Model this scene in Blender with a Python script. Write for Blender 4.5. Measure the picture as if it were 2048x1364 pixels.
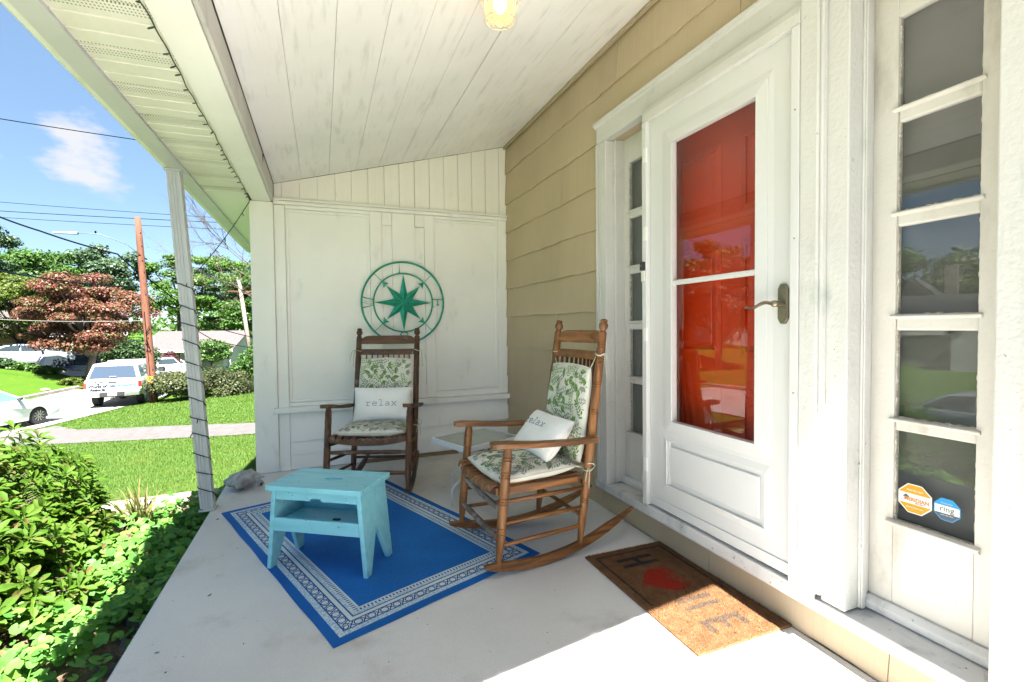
import bpy, math, random
import numpy as np
from mathutils import Vector, Matrix
R = math.radians
random.seed(11); rng = np.random.default_rng(11)
scene = bpy.context.scene
for o in list(bpy.data.objects): bpy.data.objects.remove(o)
C = scene.collection

# ------------------------------------------------------------------ camera
cam_d = bpy.data.cameras.new('camera'); cam = bpy.data.objects.new('camera', cam_d); C.objects.link(cam)
cam_d.sensor_width = 36; cam_d.sensor_fit = 'HORIZONTAL'; cam_d.lens = 17.057
cam_d.clip_start = .02; cam_d.clip_end = 2000
def cam_axes(yaw, pitch, roll):
    cy, sy = math.cos(yaw), math.sin(yaw)
    f = Vector((sy*math.cos(pitch), cy*math.cos(pitch), math.sin(pitch)))
    r = Vector((cy, -sy, 0)); u = r.cross(f)
    c, s = math.cos(roll), math.sin(roll)
    return c*r+s*u, c*u-s*r, f
cr, cu, cf = cam_axes(R(21.414), R(-1.739), R(-.635))
m = Matrix((cr, cu, -cf)).transposed().to_4x4(); m.translation = (0, 0, 1.15)
cam.matrix_world = m
scene.camera = cam

# ------------------------------------------------------------------ daylight
SUN_DIR = Vector((.018, .57, -1.)).normalized()          # the way the sunlight travels
sun_el = math.asin(-SUN_DIR.z); sun_az = math.atan2(-SUN_DIR.x, -SUN_DIR.y)
world = bpy.data.worlds.new('World'); scene.world = world; world.use_nodes = True
wn = world.node_tree; wn.nodes.clear()
def wnode(t, **k):
    n = wn.nodes.new(t)
    for a, b in k.items(): setattr(n, a, b)
    return n
sky = wnode('ShaderNodeTexSky', sky_type='NISHITA', sun_disc=False)
sky.sun_elevation = sun_el; sky.sun_rotation = sun_az
sky.air_density = .85; sky.dust_density = 0; sky.ozone_density = 2.0
bg = wnode('ShaderNodeBackground'); bg.inputs['Strength'].default_value = .06
out = wnode('ShaderNodeOutputWorld')
tc = wnode('ShaderNodeTexCoord')
# fair-weather clouds: noise-edged banks all round the sky
nz = wnode('ShaderNodeTexNoise'); nz.inputs['Scale'].default_value = 5.2; nz.inputs['Detail'].default_value = 9; nz.inputs['Roughness'].default_value = .58
mp = wnode('ShaderNodeMapping'); mp.inputs['Scale'].default_value = (1, 1, 2.1); mp.inputs['Location'].default_value = (.3, .1, 0)
wn.links.new(tc.outputs['Generated'], mp.inputs[0]); wn.links.new(mp.outputs[0], nz.inputs['Vector'])
def blob(d, r0, r1):
    v = wnode('ShaderNodeVectorMath', operation='DISTANCE'); v.inputs[1].default_value = Vector(d).normalized()
    sc = wnode('ShaderNodeMapping'); sc.inputs['Scale'].default_value = (1, 1, 1)
    nn = wnode('ShaderNodeVectorMath', operation='NORMALIZE')
    wn.links.new(tc.outputs['Generated'], nn.inputs[0]); wn.links.new(nn.outputs[0], v.inputs[0])
    mr = wnode('ShaderNodeMapRange'); mr.inputs[1].default_value = r1; mr.inputs[2].default_value = r0
    mr.inputs[3].default_value = 0; mr.inputs[4].default_value = 1
    wn.links.new(v.outputs['Value'], mr.inputs[0]); return mr.outputs[0]
def wmath(op, a, b):
    n = wnode('ShaderNodeMath', operation=op)
    for i, q in enumerate((a, b)):
        if isinstance(q, (int, float)): n.inputs[i].default_value = q
        else: wn.links.new(q, n.inputs[i])
    return n.outputs[0]
bl = None
for d, r0, r1, w in [((-.322, .911, .254), .03, .105, .64), ((-.28, .92, .242), .02, .075, .5), ((-.425, .872, .247), .01, .065, .5), ((-.03, .99, .13), .02, .24, .3),
                  ((-.8, .5, .3), .05, .3, .34), ((-.7, -.6, .4), .1, .4, .4), ((.8, .4, .5), .1, .4, .4), ((.3, -.8, .5), .1, .35, .35), ((-.95, .1, .55), .1, .35, .35)]:
    b = wmath('MULTIPLY', blob(d, r0, r1), w); bl = b if bl is None else wmath('MAXIMUM', bl, b)
cl = wmath('ADD', wmath('MULTIPLY', nz.outputs['Fac'], 1.7), bl)
mr = wnode('ShaderNodeMapRange', interpolation_type='SMOOTHSTEP'); mr.inputs[1].default_value = 1.22; mr.inputs[2].default_value = 1.46; mr.inputs[4].default_value = .95
wn.links.new(cl, mr.inputs[0])
mx = wnode('ShaderNodeMix', data_type='RGBA'); mx.inputs[7].default_value = (1.95, 1.98, 2.06, 1)
hz = wnode('ShaderNodeMix', data_type='RGBA'); hz.inputs[0].default_value = .72; hz.inputs[7].default_value = (.56, .90, 1.33, 1); wn.links.new(sky.outputs[0], hz.inputs[6])   # evens out the white horizon glare
wn.links.new(mr.outputs[0], mx.inputs[0]); wn.links.new(hz.outputs[2], mx.inputs[6])
wn.links.new(mx.outputs[2], bg.inputs[0]); wn.links.new(bg.outputs[0], out.inputs[0])

sl = bpy.data.lights.new('sun', 'SUN'); sl.energy = 5.0; sl.angle = R(.53); sl.color = (1, .955, .88)
sun = bpy.data.objects.new('sun', sl); C.objects.link(sun)
sun.rotation_euler = SUN_DIR.to_track_quat('-Z', 'Y').to_euler(); sun.location = (0, -20, 30)

vs = scene.view_settings
scene.display_settings.display_device = 'sRGB'
vs.view_transform = 'Standard'; vs.look = 'None'; vs.gamma = 1; vs.use_curve_mapping = False; vs.exposure = 2.98
scene.cycles.max_bounces = 10; scene.cycles.diffuse_bounces = 7; scene.cycles.transparent_max_bounces = 24
scene.cycles.sample_clamp_indirect = 8
scene.cycles.caustics_reflective = False; scene.cycles.caustics_refractive = False

# ------------------------------------------------------------------ helpers: objects
ORG = {}
def _link(o, parent, org):
    C.objects.link(o)
    if parent is not None: o.parent = parent
    ORG[o.name] = org
def tag(o, label=None, cat=None, group=None, kind=None):
    if label: o['label'] = label
    if cat: o['category'] = cat
    if group: o['group'] = group
    if kind: o['kind'] = kind
    return o
def thing(name, label, cat, loc=(0, 0, 0), rz=0, group=None, local=False):
    o = bpy.data.objects.new(name, None); o.location = loc; o.rotation_euler = (0, 0, rz); o.empty_display_size = .1
    _link(o, None, Vector((0, 0, 0)) if local else Vector(loc)); return tag(o, label, cat, group)
def copy_tree(o, parent=None):
    c = o.copy(); _link(c, parent, ORG.get(o.name, Vector()))
    for ch in list(o.children): copy_tree(ch, c)
    return c

class MB:
    def __init__(s): s.v = []; s.f = []; s.m = []
    def add(s, vs, fs, mi=0):
        n = len(s.v); s.v += [tuple(p) for p in vs]; s.f += [tuple(i+n for i in f) for f in fs]; s.m += [mi]*len(fs); return s
    def box(s, x0, x1, y0, y1, z0, z1, mi=0):
        return s.add([(x0, y0, z0), (x1, y0, z0), (x1, y1, z0), (x0, y1, z0), (x0, y0, z1), (x1, y0, z1), (x1, y1, z1), (x0, y1, z1)],
              [(0, 3, 2, 1), (4, 5, 6, 7), (0, 1, 5, 4), (1, 2, 6, 5), (2, 3, 7, 6), (3, 0, 4, 7)], mi)
    def hexa(s, b, t, mi=0):                      # four bottom points, four top points, counter-clockwise
        return s.add(list(b)+list(t), [(0, 3, 2, 1), (4, 5, 6, 7), (0, 1, 5, 4), (1, 2, 6, 5), (2, 3, 7, 6), (3, 0, 4, 7)], mi)
    def bar(s, a, b, w, h, up=(0, 0, 1), mi=0):   # a square bar from a to b
        a = Vector(a); b = Vector(b); d = (b-a).normalized(); u = Vector(up); x = d.cross(u).normalized(); y = x.cross(d)
        x *= w/2; y *= h/2
        return s.hexa([a-x-y, a+x-y, b+x-y, b-x-y], [a-x+y, a+x+y, b+x+y, b-x+y], mi)
    def tube(s, pts, rad, seg=8, mi=0, flat=1):
        pts = [Vector(p) for p in pts]; n = len(pts)
        rad = [rad]*n if isinstance(rad, (int, float)) else rad
        base = len(s.v); up = None
        for i, p in enumerate(pts):
            d = (pts[min(i+1, n-1)]-pts[max(i-1, 0)]).normalized()
            if up is None:
                up = Vector((0, 0, 1)) if abs(d.z) < .9 else Vector((1, 0, 0))
            x = d.cross(up).normalized(); y = x.cross(d).normalized(); up = y
            for k in range(seg):
                a = 2*math.pi*k/seg
                s.v.append(tuple(p+x*(math.cos(a)*rad[i])+y*(math.sin(a)*rad[i]*flat)))
        for i in range(n-1):
            for k in range(seg):
                k2 = (k+1) % seg
                s.f.append((base+i*seg+k, base+i*seg+k2, base+(i+1)*seg+k2, base+(i+1)*seg+k)); s.m.append(mi)
        s.f.append(tuple(base+k for k in range(seg))[::-1]); s.f.append(tuple(base+(n-1)*seg+k for k in range(seg))); s.m += [mi, mi]
        return s
    def lathe(s, a, b, prof, seg=14, mi=0):       # prof: (distance along, radius)
        a = Vector(a); b = Vector(b); d = (b-a).normalized()
        return s._lathe(a, d, prof, seg, mi)
    def _lathe(s, a, d, prof, seg, mi):
        up = Vector((0, 0, 1)) if abs(d.z) < .9 else Vector((1, 0, 0)); x = d.cross(up).normalized(); y = x.cross(d)
        base = len(s.v)
        for t, r in prof:
            for k in range(seg):
                q = 2*math.pi*k/seg; s.v.append(tuple(a+d*t+x*(math.cos(q)*r)+y*(math.sin(q)*r)))
        n = len(prof)
        for i in range(n-1):
            for k in range(seg):
                k2 = (k+1) % seg
                s.f.append((base+i*seg+k, base+i*seg+k2, base+(i+1)*seg+k2, base+(i+1)*seg+k)); s.m.append(mi)
        s.f.append(tuple(base+k for k in range(seg))[::-1]); s.f.append(tuple(base+(n-1)*seg+k for k in range(seg))); s.m += [mi, mi]
        return s
    def prism(s, poly, ax, a, b, mi=0):           # 2-D outline pushed along an axis
        def P(p, t): return {'x': (t, p[0], p[1]), 'y': (p[0], t, p[1]), 'z': (p[0], p[1], t)}[ax]
        n = len(poly); vs = [P(p, a) for p in poly]+[P(p, b) for p in poly]
        fs = [tuple(range(n))[::-1], tuple(range(n, 2*n))]+[(i, (i+1) % n, (i+1) % n+n, i+n) for i in range(n)]
        return s.add(vs, fs, mi)
    def ball(s, c, rx, ry=None, rz=None, nu=10, nv=6, mi=0):
        ry = ry or rx; rz = rz or rx; base = len(s.v)
        for j in range(1, nv):
            t = math.pi*j/nv
            for k in range(nu):
                a = 2*math.pi*k/nu; s.v.append((c[0]+rx*math.sin(t)*math.cos(a), c[1]+ry*math.sin(t)*math.sin(a), c[2]+rz*math.cos(t)))
        top = len(s.v); s.v += [(c[0], c[1], c[2]+rz), (c[0], c[1], c[2]-rz)]
        for j in range(nv-2):
            for k in range(nu):
                k2 = (k+1) % nu; s.f.append((base+j*nu+k, base+(j+1)*nu+k, base+(j+1)*nu+k2, base+j*nu+k2)); s.m.append(mi)
        for k in range(nu):
            k2 = (k+1) % nu; s.f.append((top, base+k, base+k2)); s.f.append((top+1, base+(nv-2)*nu+k2, base+(nv-2)*nu+k)); s.m += [mi, mi]
        return s
    def mesh(s, name, mats, smooth, off):
        me = bpy.data.meshes.new(name)
        vs = s.v if off.length == 0 else [(p[0]-off.x, p[1]-off.y, p[2]-off.z) for p in s.v]
        me.from_pydata(vs, [], s.f)
        for q in mats: me.materials.append(q)
        if len(mats) > 1: me.polygons.foreach_set('material_index', s.m)
        if smooth: me.polygons.foreach_set('use_smooth', [True]*len(me.polygons))
        me.update(); return me
    def build(s, name, mats, parent=None, smooth=False, bev=0, loc=None, segs=2, fix=True):
        mats = mats if isinstance(mats, (list, tuple)) else [mats]
        off = ORG[parent.name].copy() if parent is not None else Vector((0, 0, 0))
        if loc is not None: off = Vector(loc)
        me = s.mesh(name, mats, smooth, off)
        if fix:
            import bmesh
            bm = bmesh.new(); bm.from_mesh(me); bmesh.ops.recalc_face_normals(bm, faces=bm.faces); bm.to_mesh(me); bm.free()
        o = bpy.data.objects.new(name, me)
        if loc is not None:
            o.location = Vector(loc)-(ORG[parent.name] if parent is not None else Vector((0, 0, 0)))
        _link(o, parent, off)
        if bev:
            md = o.modifiers.new('bevel', 'BEVEL'); md.width = bev; md.segments = segs; md.limit_method = 'ANGLE'; md.angle_limit = R(35)
            md.harden_normals = False
        if smooth == 'auto':
            for p in me.polygons: p.use_smooth = True
            me.set_sharp_from_angle(angle=R(38))
        return o
def share(src, parent, loc, rot=(0, 0, 0), scale=(1, 1, 1), name=None):   # another object on the same mesh
    o = src.copy(); o.name = name or src.data.name
    o.location = loc; o.rotation_euler = rot; o.scale = scale; _link(o, parent, Vector()); return o
def np_mesh(name, V, F, mats, parent=None, loc=None, mi=None, smooth=False):
    V = np.asarray(V, np.float32); F = np.asarray(F, np.int32); k = F.shape[1]
    off = np.array(ORG[parent.name] if parent is not None else (0, 0, 0), np.float32)
    if loc is not None: off = np.array(loc, np.float32)
    me = bpy.data.meshes.new(name)
    me.vertices.add(len(V)); me.vertices.foreach_set('co', (V-off).ravel())
    me.loops.add(F.size); me.loops.foreach_set('vertex_index', F.ravel())
    me.polygons.add(len(F)); me.polygons.foreach_set('loop_start', np.arange(0, F.size, k, dtype=np.int32))
    me.polygons.foreach_set('loop_total', np.full(len(F), k, np.int32))
    for q in (mats if isinstance(mats, (list, tuple)) else [mats]): me.materials.append(q)
    if mi is not None: me.polygons.foreach_set('material_index', np.asarray(mi, np.int32))
    if smooth: me.polygons.foreach_set('use_smooth', np.ones(len(F), bool))
    me.update(calc_edges=True); me.validate()
    o = bpy.data.objects.new(name, me)
    if loc is not None: o.location = Vector(loc)-(ORG[parent.name] if parent is not None else Vector((0, 0, 0)))
    _link(o, parent, Vector(off.tolist())); return o

# ------------------------------------------------------------------ helpers: materials
class NT:
    def __init__(s, name):
        s.mat = bpy.data.materials.new(name); s.mat.use_nodes = True; s.t = s.mat.node_tree; s.t.nodes.clear()
        s.out = s.n('ShaderNodeOutputMaterial'); s.co = s.n('ShaderNodeTexCoord')
    def n(s, t, **k):
        q = s.t.nodes.new(t)
        for a, b in k.items(): setattr(q, a, b)
        return q
    def set(s, sock, v):
        if isinstance(v, bpy.types.NodeSocket): s.t.links.new(v, sock)
        elif v is not None: sock.default_value = v
    def M(s, op, a, b=None, c=None):
        q = s.n('ShaderNodeMath', operation=op); s.set(q.inputs[0], a)
        if b is not None: s.set(q.inputs[1], b)
        if c is not None: s.set(q.inputs[2], c)
        return q.outputs[0]
    def vec(s, stretch=(1, 1, 1), coord='Object', loc=(0, 0, 0), rot=(0, 0, 0)):
        q = s.n('ShaderNodeMapping'); q.inputs['Scale'].default_value = stretch; q.inputs['Location'].default_value = loc; q.inputs['Rotation'].default_value = rot
        s.t.links.new(s.co.outputs[coord], q.inputs[0]); return q.outputs[0]
    def noise(s, v, scale, detail=4, rough=.55, dist=0):
        q = s.n('ShaderNodeTexNoise'); q.inputs['Scale'].default_value = scale; q.inputs['Detail'].default_value = detail
        q.inputs['Roughness'].default_value = rough; q.inputs['Distortion'].default_value = dist
        s.t.links.new(v, q.inputs['Vector']); return q.outputs['Fac']
    def voro(s, v, scale, feature='F1', o='Distance'):
        q = s.n('ShaderNodeTexVoronoi', feature=feature); q.inputs['Scale'].default_value = scale
        s.t.links.new(v, q.inputs['Vector']); return q.outputs[o]
    def step(s, v, a, b, lo=0., hi=1.):
        q = s.n('ShaderNodeMapRange', interpolation_type='SMOOTHSTEP')
        for i, w in enumerate((v, a, b, lo, hi)): s.set(q.inputs[i], w)
        return q.outputs[0]
    def mix(s, f, a, b):
        q = s.n('ShaderNodeMix', data_type='RGBA'); s.set(q.inputs[0], f); s.set(q.inputs[6], col(a)); s.set(q.inputs[7], col(b)); return q.outputs[2]
    def bump(s, h, strength=.3, dist=.01, nrm=None):
        q = s.n('ShaderNodeBump'); q.inputs['Strength'].default_value = strength; q.inputs['Distance'].default_value = dist
        s.t.links.new(h, q.inputs['Height'])
        if nrm is not None: s.t.links.new(nrm, q.inputs['Normal'])
        return q.outputs[0]
    def bsdf(s, color, rough=.6, nrm=None, metal=0, spec=.5, **k):
        q = s.n('ShaderNodeBsdfPrincipled'); s.set(q.inputs['Base Color'], col(color)); s.set(q.inputs['Roughness'], rough)
        q.inputs['Metallic'].default_value = metal; q.inputs['Specular IOR Level'].default_value = spec
        if nrm is not None: s.t.links.new(nrm, q.inputs['Normal'])
        for a, b in k.items(): s.set(q.inputs[a], b)
        return q.outputs[0]
    def done(s, sh): s.t.links.new(sh, s.out.inputs['Surface']); return s.mat
def col(c):
    if isinstance(c, (tuple, list)) and len(c) == 3: return (*c, 1)
    return c
def sr(r, g, b):                                   # sRGB 0-255 to linear
    return tuple((x/255/12.92 if x/255 <= .04045 else ((x/255+.055)/1.055)**2.4) for x in (r, g, b))
def mat(name, c1, c2=None, rough=.6, scale=4, stretch=(1, 1, 1), bump=0, bscale=40, bstretch=None, bdist=.004, metal=0, spec=.5, speck=None, island=0, vary=0, detail=5, lo=.35, hi=.65, **k):
    t = NT(name); v = t.vec(stretch); c = c1
    if c2 is not None: c = t.mix(t.step(t.noise(v, scale, detail), lo, hi), c1, c2)
    if speck:                                      # (colour, scale, threshold, stretch)
        sv = t.vec(speck[3] if len(speck) > 3 else (1, 1, 1)); c = t.mix(t.step(t.noise(sv, speck[1], 6, .65), speck[2], speck[2]+.06), c, speck[0])
    if vary:
        oi = t.n('ShaderNodeObjectInfo'); h = t.n('ShaderNodeHueSaturation'); t.set(h.inputs['Color'], col(c))
        t.set(h.inputs['Value'], t.M('MULTIPLY_ADD', oi.outputs['Random'], vary, 1-vary/2)); c = h.outputs[0]
    nrm = t.bump(t.noise(t.vec(bstretch or stretch), bscale, 5, .6), bump, bdist) if bump else None
    return t.done(t.bsdf(c, rough, nrm, metal, spec, **k))
def leaf_mat(name, cols, trans=.35, rough=.5, spec=.35, patch=None):
    t = NT(name); g = t.n('ShaderNodeNewGeometry'); oi = t.n('ShaderNodeObjectInfo')
    rnd = t.M('FRACT', t.M('ADD', g.outputs['Random Per Island'], oi.outputs['Random']))
    r = t.n('ShaderNodeValToRGB'); r.color_ramp.interpolation = 'LINEAR'; e = r.color_ramp.elements
    while len(e) < len(cols): e.new(.5)
    for i, q in enumerate(cols): e[i].position = i/(len(cols)-1); e[i].color = (*q, 1)
    t.t.links.new(rnd, r.inputs[0])
    cc = r.outputs[0]
    if patch: cc = t.mix(t.M('MULTIPLY', t.step(t.noise(t.vec(), patch[1], 6, .65), .48, .66), patch[2]), cc, patch[0])
    tr = t.n('ShaderNodeBsdfTranslucent'); t.t.links.new(cc, tr.inputs[0])
    mixs = t.n('ShaderNodeMixShader'); mixs.inputs[0].default_value = trans
    t.t.links.new(t.bsdf(cc, rough, None, 0, spec), mixs.inputs[1]); t.t.links.new(tr.outputs[0], mixs.inputs[2])
    return t.done(mixs.outputs[0])
def glass_mat(name, ior=1.55, tint=(1, 1, 1), wob=.0, film=None):
    t = NT(name); fr = t.n('ShaderNodeFresnel'); fr.inputs[0].default_value = ior
    tr = t.n('ShaderNodeBsdfTransparent'); tr.inputs[0].default_value = (*tint, 1)
    gl = t.n('ShaderNodeBsdfGlossy'); gl.inputs['Roughness'].default_value = .005
    if wob:
        b = t.bump(t.noise(t.vec(), 3.5, 2), wob, .01); t.t.links.new(b, gl.inputs['Normal'])
    ge = t.n('ShaderNodeNewGeometry'); fac = t.M('MULTIPLY', fr.outputs[0], t.M('SUBTRACT', 1., ge.outputs['Backfacing']))
    ms = t.n('ShaderNodeMixShader'); t.t.links.new(fac, ms.inputs[0]); t.t.links.new(tr.outputs[0], ms.inputs[1]); t.t.links.new(gl.outputs[0], ms.inputs[2])
    sh = ms.outputs[0]
    if film:                                       # a light film of dust on the pane
        df = t.n('ShaderNodeBsdfDiffuse'); df.inputs[0].default_value = (.5, .5, .48, 1)
        m2 = t.n('ShaderNodeMixShader'); t.set(m2.inputs[0], t.step(t.noise(t.vec((1, 1, .6)), 9, 6), .3, .8, .0, film)); t.t.links.new(sh, m2.inputs[1]); t.t.links.new(df.outputs[0], m2.inputs[2]); sh = m2.outputs[0]
    return t.done(sh)

def wood_mat(name, dark, light, worn, wear=.62, scale=1.0, rough=.42, axis=2):
    t = NT(name); st = [34*scale]*3; st[axis] = 2.4*scale; v = t.vec(st)
    g = t.noise(v, 1.0, 6, .6, .6); c = t.mix(t.step(g, .35, .68), dark, light)
    w = t.noise(t.vec(), 9, 6, .6); c = t.mix(t.step(w, wear, wear+.12), c, worn)
    oi = t.n('ShaderNodeObjectInfo'); h = t.n('ShaderNodeHueSaturation'); t.set(h.inputs['Color'], c); t.set(h.inputs['Value'], t.M('MULTIPLY_ADD', oi.outputs['Random'], .3, .85))
    return t.done(t.bsdf(h.outputs[0], t.step(w, .4, .7, rough, rough+.25), t.bump(g, .25, .002)))
def paint_mat(name, c, c2, dirt, rough=.5, chips=.68, brush=(1, 1, 1), bump=.25, dirtlo=.55, dst=(1.3, 1.3, .5), dop=.55):
    t = NT(name)
    big = t.noise(t.vec(), 1.6, 5); cc = t.mix(t.step(big, .35, .7), c, c2)
    d = t.noise(t.vec(dst, loc=(3, 1, 7)), 5, 7, .62); cc = t.mix(t.M('MULTIPLY', t.step(d, dirtlo, dirtlo+.25), dop), cc, dirt)
    ch = t.noise(t.vec(loc=(9, 4, 2)), 42, 6, .65); cc = t.mix(t.step(ch, chips, chips+.05), cc, dirt)
    b1 = t.noise(t.vec(brush), 60, 4); h = t.M('ADD', b1, t.M('MULTIPLY', t.step(ch, chips-.03, chips+.03), -1.0))
    return t.done(t.bsdf(cc, rough, t.bump(h, bump, .003)))
# ------------------------------------------------------------------ materials of the porch
DIRT = (.17, .15, .11)
M_white = paint_mat('white_paint', (.85, .84, .815), (.79, .78, .755), (.36, .34, .29), chips=.72, dirtlo=.58)
M_trim = paint_mat('old_trim_paint', (.575, .565, .545), (.505, .495, .475), (.22, .29, .24), chips=.70, bump=.95, dirtlo=.54)
M_cream = paint_mat('sash_paint', (.56, .54, .50), (.50, .475, .43), (.22, .18, .13), chips=.715, bump=.6, dirtlo=.52)
M_sill = paint_mat('sill_paint', (.62, .61, .60), (.50, .495, .49), (.10, .11, .13), chips=.64, brush=(1, .15, 1), bump=.6, dirtlo=.5)
M_door = mat('door_enamel', (.59, .59, .585), None, .32, spec=.5, bump=.02, bscale=200)
M_ceil = paint_mat('ceiling_paint', (.86, .85, .84), (.79, .785, .77), (.27, .28, .22), chips=.74, brush=(.25, 3, 1), dirtlo=.50, dst=(5.5, .7, 1), dop=.26)
M_bead = paint_mat('gable_paint', (.84, .82, .77), (.78, .76, .70), (.33, .27, .17), chips=.71, brush=(3, 1, .2), dirtlo=.6)
M_dark = mat('dark_gap', (.02, .02, .018), None, .9)
M_alum = mat('white_aluminium', (.54, .55, .56), (.50, .51, .52), .38, scale=3)
def soffit_mat():
    t = NT('vinyl_soffit'); sp = t.n('ShaderNodeSeparateXYZ'); t.t.links.new(t.vec(), sp.inputs[0]); x, y = sp.outputs[0], sp.outputs[1]
    fy = t.M('FRACT', t.M('DIVIDE', t.M('ADD', y, .3048*40+.045), .3048))     # one vented band on each panel
    band = t.M('MULTIPLY', t.step(fy, .355, .36), t.step(fy, .64, .635))
    px = t.M('SUBTRACT', t.M('FRACT', t.M('MULTIPLY', x, 95.)), .5); py = t.M('SUBTRACT', t.M('FRACT', t.M('MULTIPLY', y, 60.)), .5)
    r = t.M('SQRT', t.M('ADD', t.M('MULTIPLY', px, px), t.M('MULTIPLY', py, py)))
    hole = t.M('MULTIPLY', t.step(r, .3, .2), band)
    base = t.mix(t.step(t.noise(t.vec((1, .4, 1)), 3.2, 6), .4, .75), (.74, .73, .66), (.62, .61, .52))
    c = t.mix(t.M('MULTIPLY', hole, .8), base, (.06, .06, .05))
    return t.done(t.bsdf(c, .5, t.bump(hole, -.4, .003)))
M_soffit = soffit_mat()
M_fascia = mat('fascia_aluminium', (.74, .74, .68), (.56, .56, .46), .45, scale=7, lo=.45, hi=.8, speck=((.36, .36, .26), 30, .66))
def siding_mat():
    t = NT('tan_shingle_paint'); y = t.vec((1, 95, 1.6))
    comb = t.noise(y, 1.0, 4, .6); big = t.noise(t.vec(), 1.2, 4)
    c = t.mix(t.step(big, .3, .7), (.48, .385, .265), (.42, .335, .225))
    c = t.mix(t.M('MULTIPLY', t.step(comb, .45, .75), .28), c, (.33, .265, .175))
    oi = t.n('ShaderNodeObjectInfo'); h = t.n('ShaderNodeHueSaturation'); t.set(h.inputs['Color'], c); t.set(h.inputs['Value'], t.M('MULTIPLY_ADD', oi.outputs['Random'], .08, .96))
    return t.done(t.bsdf(h.outputs[0], .72, t.bump(comb, .28, .003), spec=.3))
M_siding = siding_mat()
def slab_mat():
    t = NT('porch_concrete'); v = t.vec()
    c = t.mix(t.step(t.noise(v, 1.1, 6, .6), .35, .7), (.62, .61, .595), (.54, .53, .515))
    st = t.noise(t.vec((1, 1, 1), loc=(4, 2, 0)), 2.6, 8, .68); c = t.mix(t.M('MULTIPLY', t.step(st, .52, .75), .42), c, (.26, .22, .165))
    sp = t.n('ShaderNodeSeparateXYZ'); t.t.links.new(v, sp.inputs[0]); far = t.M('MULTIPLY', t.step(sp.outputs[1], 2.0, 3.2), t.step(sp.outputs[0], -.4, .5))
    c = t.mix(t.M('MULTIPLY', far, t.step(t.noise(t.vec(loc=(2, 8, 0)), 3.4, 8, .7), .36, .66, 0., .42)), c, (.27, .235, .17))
    # dark smudges and specks
    sm = t.noise(t.vec((5, 26, 1), rot=(0, 0, .5)), 1.0, 6, .6); c = t.mix(t.M('MULTIPLY', t.step(sm, .70, .80), .45), c, (.17, .165, .155))
    fine = t.noise(v, 230, 3); c = t.mix(t.M('MULTIPLY', t.step(fine, .54, .70), .42), c, (.27, .25, .23))
    sk = t.voro(v, 11); c = t.mix(t.step(sk, .035, .02), c, (.08, .075, .07))
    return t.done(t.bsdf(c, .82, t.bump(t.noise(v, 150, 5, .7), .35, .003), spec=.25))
M_slab = slab_mat()
M_soil = mat('bed_soil', (.055, .035, .022), (.12, .08, .05), .95, scale=14, bump=1, bscale=40, bdist=.03)
M_glass = glass_mat('window_glass', 2.05, (.93, .95, .95), .012, .03)
M_storm = glass_mat('storm_glass', 1.75, (.95, .95, .95), .012, .0)

# ------------------------------------------------------------------ porch floor
b = MB(); b.box(-.686, 1.645, -3.2, 4.33, -.34, 0)
tag(b.build('porch_floor', M_slab, None, bev=.012, loc=(.5, 1, 0)), 'pale worn concrete porch slab', None, None, 'structure')

# ------------------------------------------------------------------ house wall of painted shingle courses
wall = thing('house_wall', 'tan painted shingle wall with wavy butt edges beside the front door', 'wall', (1.65, 3.4, 0))
MB().box(1.655, 1.85, -6, .60, 0, 3.05).box(1.655, 1.85, 2.60, 4.33, 0, 3.05).box(1.655, 1.85, .60, 2.6, 2.262, 3.05).box(1.60+.05, 1.85, .2, 2.6, -.1, .12).build('sheathing', M_siding, wall)
def course(y0, y1, z0, z1, amp=.0045):
    n = max(4, int((y1-y0)/.035)); b = MB(); ph = rng.uniform(0, 6, 4)
    ys = np.linspace(y0, y1, n); zz = z0+amp*(np.sin(ys*9+ph[0])+.7*np.sin(ys*23+ph[1])+.5*np.sin(ys*47+ph[2]))*.6
    xb = 1.634+.003*np.sin(ys*5+ph[3]); vs = []
    for y, z, x in zip(ys, zz, xb): vs += [(x, y, z), (1.651, y, z), (1.656, y, z1+.012), (1.647, y, z1+.012)]
    fs = []
    for i in range(n-1):
        a = i*4; c = a+4
        for k in range(4): fs.append((a+k, a+(k+1) % 4, c+(k+1) % 4, c+k))
    fs += [(0, 1, 2, 3), ((n-1)*4+3, (n-1)*4+2, (n-1)*4+1, (n-1)*4)]
    b.add(vs, fs); return b.build('siding_board', M_siding, wall)
ZC = [0, .14, .409, .685, .965, 1.238, 1.50, 1.762, 2.024, 2.287, 2.575, 2.85]
for i in range(len(ZC)-1):
    z0, z1 = ZC[i], ZC[i+1]
    cut = [2.63, 4.31] if i % 2 else [2.63, 3.35+.2*math.sin(i*3), 4.31]
    for a, c in zip(cut[:-1], cut[1:]): course(a+.0015, c-.0015, z0, z1)
for a, c in ((-.9, .35), (.353, 1.55), (1.553, 2.628)): course(a, c, 2.392, 2.575)
for a, c in ((-.9, .05), (.053, 1.25), (1.253, 2.45), (2.453, 2.628)): course(a, c, 2.575, 2.85)
for a, c in ((-3, -.25), (-.247, .962), (.965, 1.72), (1.723, 2.628)): course(a, c, .004, .125, .004)
for z0, z1 in zip(ZC[:-1], ZC[1:]): course(-3, .47, z0, z1)

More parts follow.
